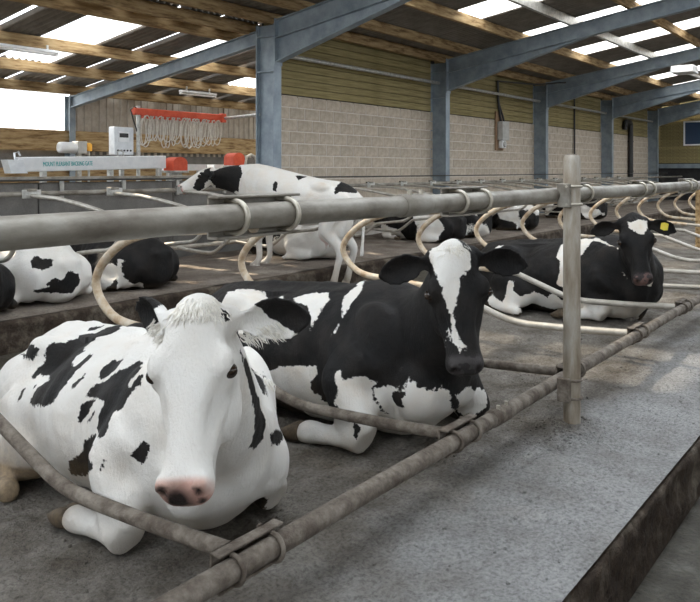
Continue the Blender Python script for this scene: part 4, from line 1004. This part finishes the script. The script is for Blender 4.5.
# near white cow
cow('white cow with black patches and a pink-and-black nose, nearest to the viewer', (2.0, 2.22, CB), (-.22, -.975), (1.52, 1.66, .865), (1.31, 1.485, .425), .0,
    [(1.69, 2.235, 0), (2.25, 2.06, 0)], [(-.62,.62,-.40, .5,.6,.5), (-.18,1,-.12, .55,.1,.75)], M_C1, .010, PAT1, False, far=1.3, trunk_w=1.10, sc=.95, hair=(1300, MT['hair_white'], .042, .06), dirt_shade=[((-.34,-.40,.05), .15), ((-.75,-.47,.04), .22)],
    face=(-.85, -.50, 0), ears_black=(1, 1), skin_a=.525, hw=.88, earhair=True, blots=[((.590,-.012,.03),(.065,.066,.09)), ((.560,-.052,.045),(.018,.036,.05)), ((.562,.045,.045),(.012,.018,.03)), ((.585,.05,.0),(.015,.02,.03))])
cow('black cow with a white blaze down her face, lying in the middle cubicle', (3.30, 2.15, CB), (-.12, -.993), (3.02, 1.67, .915), (2.90, 1.54, .40), .0,
    [(2.95, 2.12, 0), (3.6, 1.85, 0)], [(.10,1,-.1, .45,.1,.85), (.05,1,-.1, .45,.1,.85)], M_C2, .0115, PAT2, True, far=4.2, sc=1.03, hair=(500, MT['hair_white'], .035, .05), ears_black=(2, 2), dirt_shade=[((-.42,-.44,.05), .16)], white_legs=True, face=(-.78, -.61, 0))
cow('black cow with a white forehead star and a yellow ear tag', (7.0, 2.2, CB), (-.15, -.989), (6.44, 1.894, .874), (6.285, 1.764, .355), .0,
    [(6.76, 2.25, 0), (7.05, 2.0, 0)], [(.05,1,-.1, .5,.1,.8), (.22,1,-.1, .45,.1,.85)], M_C3, .016, PAT3, True, far=7.7, ears_black=(2, 2), tagear=1, white_legs=True, hair=(160, MT['hair_black'], .04, .04), face=(-.88, -.44, 0))
# ------------------------------------------------------------------ cows of the far row
EARS = [(.05,1,-.1, .5,.1,.8), (.05,1,-.1, .5,.1,.8)]
def far_cow(label, x, y, base_black, pats, seed, mat, lean=0, sc=.93, both=True):
    c = cow(label, (x, y, BED+FARDROP), (lean, 1), (x+lean*.6-.1, y+.66, .60), (x-.18, y+1.02, .22), 0, [(x+.24, y+.2, 0), (x-.24, y+.18, 0)], EARS, mat, .022, pats, base_black, far=(seed, 1) if both else None, sc=sc, ears_black=(2, 2) if base_black else (1, 1))
    return c
FARDROP = -.01
far_cow('white rumped cow with three black spots lying at the left of the far row', 4.42, 8.05, False, PAT5, 2.0, M_C1, both=False)
far_cow('black cow with a white flank and pink leg lying behind the near bent loop', 5.57, 8.05, True, PAT6, 3.0, M_C2, both=False)
far_cow('mostly black cow cut off by the left edge of the picture', 3.48, 7.85, True, [], 5.1, M_C2)
far_cow('white and black cow lying beyond the standing cow, seen under her belly', 9.02, 8.2, False, [], 6.4, M_C1)
far_cow('dark cow lying in the far row above the head of the blazed cow', 12.47, 8.05, True, [], 1.7, M_C2)
far_cow('black and white cow lying between two loops right of the blazed head', 13.62, 8.1, True, [], 9.2, M_C2)
far_cow('black cow lying in the far row just left of the upright post', 15.92, 8.1, True, [], 11.3, M_C2)
far_cow('black and white cow lying in the far row behind the tagged head', 20.52, 8.1, True, [], 14.6, M_C2)
def standing_cow(label, loc, fwd, patches, mat, voxel):
    root = empty('cow', loc, math.atan2(fwd[1], fwd[0])); tag(root, label, 'cow')
    S = Solid(); tilt = .20
    z = lambda x: 1.17+tilt*x
    T = [(-.16,.04,.06,.07,.10),(-.06,.02,.17,.17,.26),(.12,0,.25,.245,.33),(.35,-.02,.285,.25,.35),(.65,-.06,.33,.29,.40),(.95,-.06,.315,.30,.40),(1.25,-.05,.27,.30,.38),(1.45,-.05,.22,.27,.34),(1.6,-.06,.13,.18,.22)]
    S.loft([A3(t[0], 0, z(t[0])+t[1]) for t in T], [A3(0,1,0)]*len(T), [A3(0,0,1)]*len(T), [t[2] for t in T], [t[3] for t in T], [t[4] for t in T], 2.3, .28, 32)
    for q in (-1, 1):
        S.blob(A3(.36,q*.19,z(.36)+.12), A3(.16,.09,.08)); S.blob(A3(.08,q*.19,1.0), A3(.2,.1,.32)); S.blob(A3(1.32,q*.19,1.38), A3(.16,.08,.28))
        hx = .06 if q > 0 else .0
        S.chain([A3(.14,q*.19,1.0), A3(.24,q*.20,.78), A3(.02+hx,q*.19,.54), A3(.06+hx,q*.19,.30), A3(.11+hx,q*.19,.10)], [.17,.13,.062,.044,.052]); S.blob(A3(.15+hx,q*.19,.045), A3(.085,.055,.05))
        S.chain([A3(1.30,q*.18,1.2), A3(1.22,q*.18,.95), A3(1.27,q*.17,.68), A3(1.26,q*.17,.42), A3(1.30,q*.17,.33)], [.13,.085,.055,.042,.05]); S.blob(A3(1.33,q*.17,.29), A3(.08,.055,.045))
    S.blob(A3(.26,0,.74), A3(.2,.16,.15)); 
    for q in (-1, 1):
        for x in (.14, .28): S.chain([A3(x+.04,q*.07,.63), A3(x+.04,q*.075,.53)], [.024,.016], 10)
    S.chain([A3(-.14,0,1.24), A3(-.20,.0,1.12), A3(-.19,.02,.8), A3(-.17,.03,.45)], [.035,.03,.022,.03])
    P = A3(2.05, .03, 1.60); a = unit(A3(.72, .48, -.50)); hs = .95
    l = unit(np.cross([0,0,1], a)); n = np.cross(a, l)
    head_solid(S, P, a, l, n, hs, EARS)
    e = P+(a*.13-n*.085)*hs; C = [A3(1.35,0,1.46), A3(1.55,0,1.48), A3(1.82,.0,1.50), e]
    S.loft(C, [A3(0,1,0)]*3+[l], [A3(0,0,1)]*3+[n], [.2,.17,.13,.11], [.23,.20,.155,.12], [.3,.28,.20,.14], 2.1, .1, 24)
    me = S.remesh(voxel, 5); N = len(me.vertices); v = np.empty(N*3); me.vertices.foreach_get('co', v); v = v.reshape(-1, 3)
    nr = np.empty(N*3); me.vertices.foreach_get('normal', nr); nr = nr.reshape(-1, 3)
    hv = np.column_stack([(v-P)@a, (v-P)@l, (v-P)@n])/hs
    val = np.full(N, -.1)
    for kind, poly in patches:
        sd = patch_sd(v, nr, poly, .3); val = np.maximum(val, sd) if kind[0] in 'Bb' else np.where(sd > -8, np.minimum(val, -sd), val)
    far = nr[:, 1] < -.3; fsd = np.array([noise.noise(V((p[0]*2.2, 5, p[2]*2.2)))*.3-.03 for p in v]); val[far] = np.clip(fsd[far], -.1, .1)
    ear_ = (np.abs(hv[:,1]) > .12) & (hv[:,0] < .2) & (np.linalg.norm(hv, axis=1) < .45); val[ear_] = .1
    skin = np.clip((hv[:,0]-.52)/.03, 0, 1)*(np.abs(hv[:,1]) < .15)*(hv[:,0] < .65)
    ud = np.exp(-(((v-A3(.26,0,.66))/A3(.22,.2,.14))**2).sum(1)*1.4); skin = np.maximum(skin, np.clip(ud*1.5-.35, 0, .75))
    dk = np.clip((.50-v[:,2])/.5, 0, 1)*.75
    at = me.color_attributes.new('coat', 'FLOAT_COLOR', 'POINT')
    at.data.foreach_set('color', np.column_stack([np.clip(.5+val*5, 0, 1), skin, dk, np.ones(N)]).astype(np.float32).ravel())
    me.attributes.new('nose_dark', 'FLOAT', 'POINT')
    me.materials.append(mat); me.polygons.foreach_set('use_smooth', [True]*len(me.polygons)); place('body', me, root)
    for q in (-1, 1): MB().sphere(P+(a*.232+l*q*.134+n*.028)*hs, .026*hs, 12, 8).build('eye', MT['eye'], root)
M_C4 = coat_material('standing_cow_coat', (.62,.36,.30), (.55,.30,.26), .5, .6)
standing_cow('white cow with a black head standing in the far cubicle row', (8.30, 6.14, FLZ), (-.73, 2.3), PAT4, M_C4, .017)
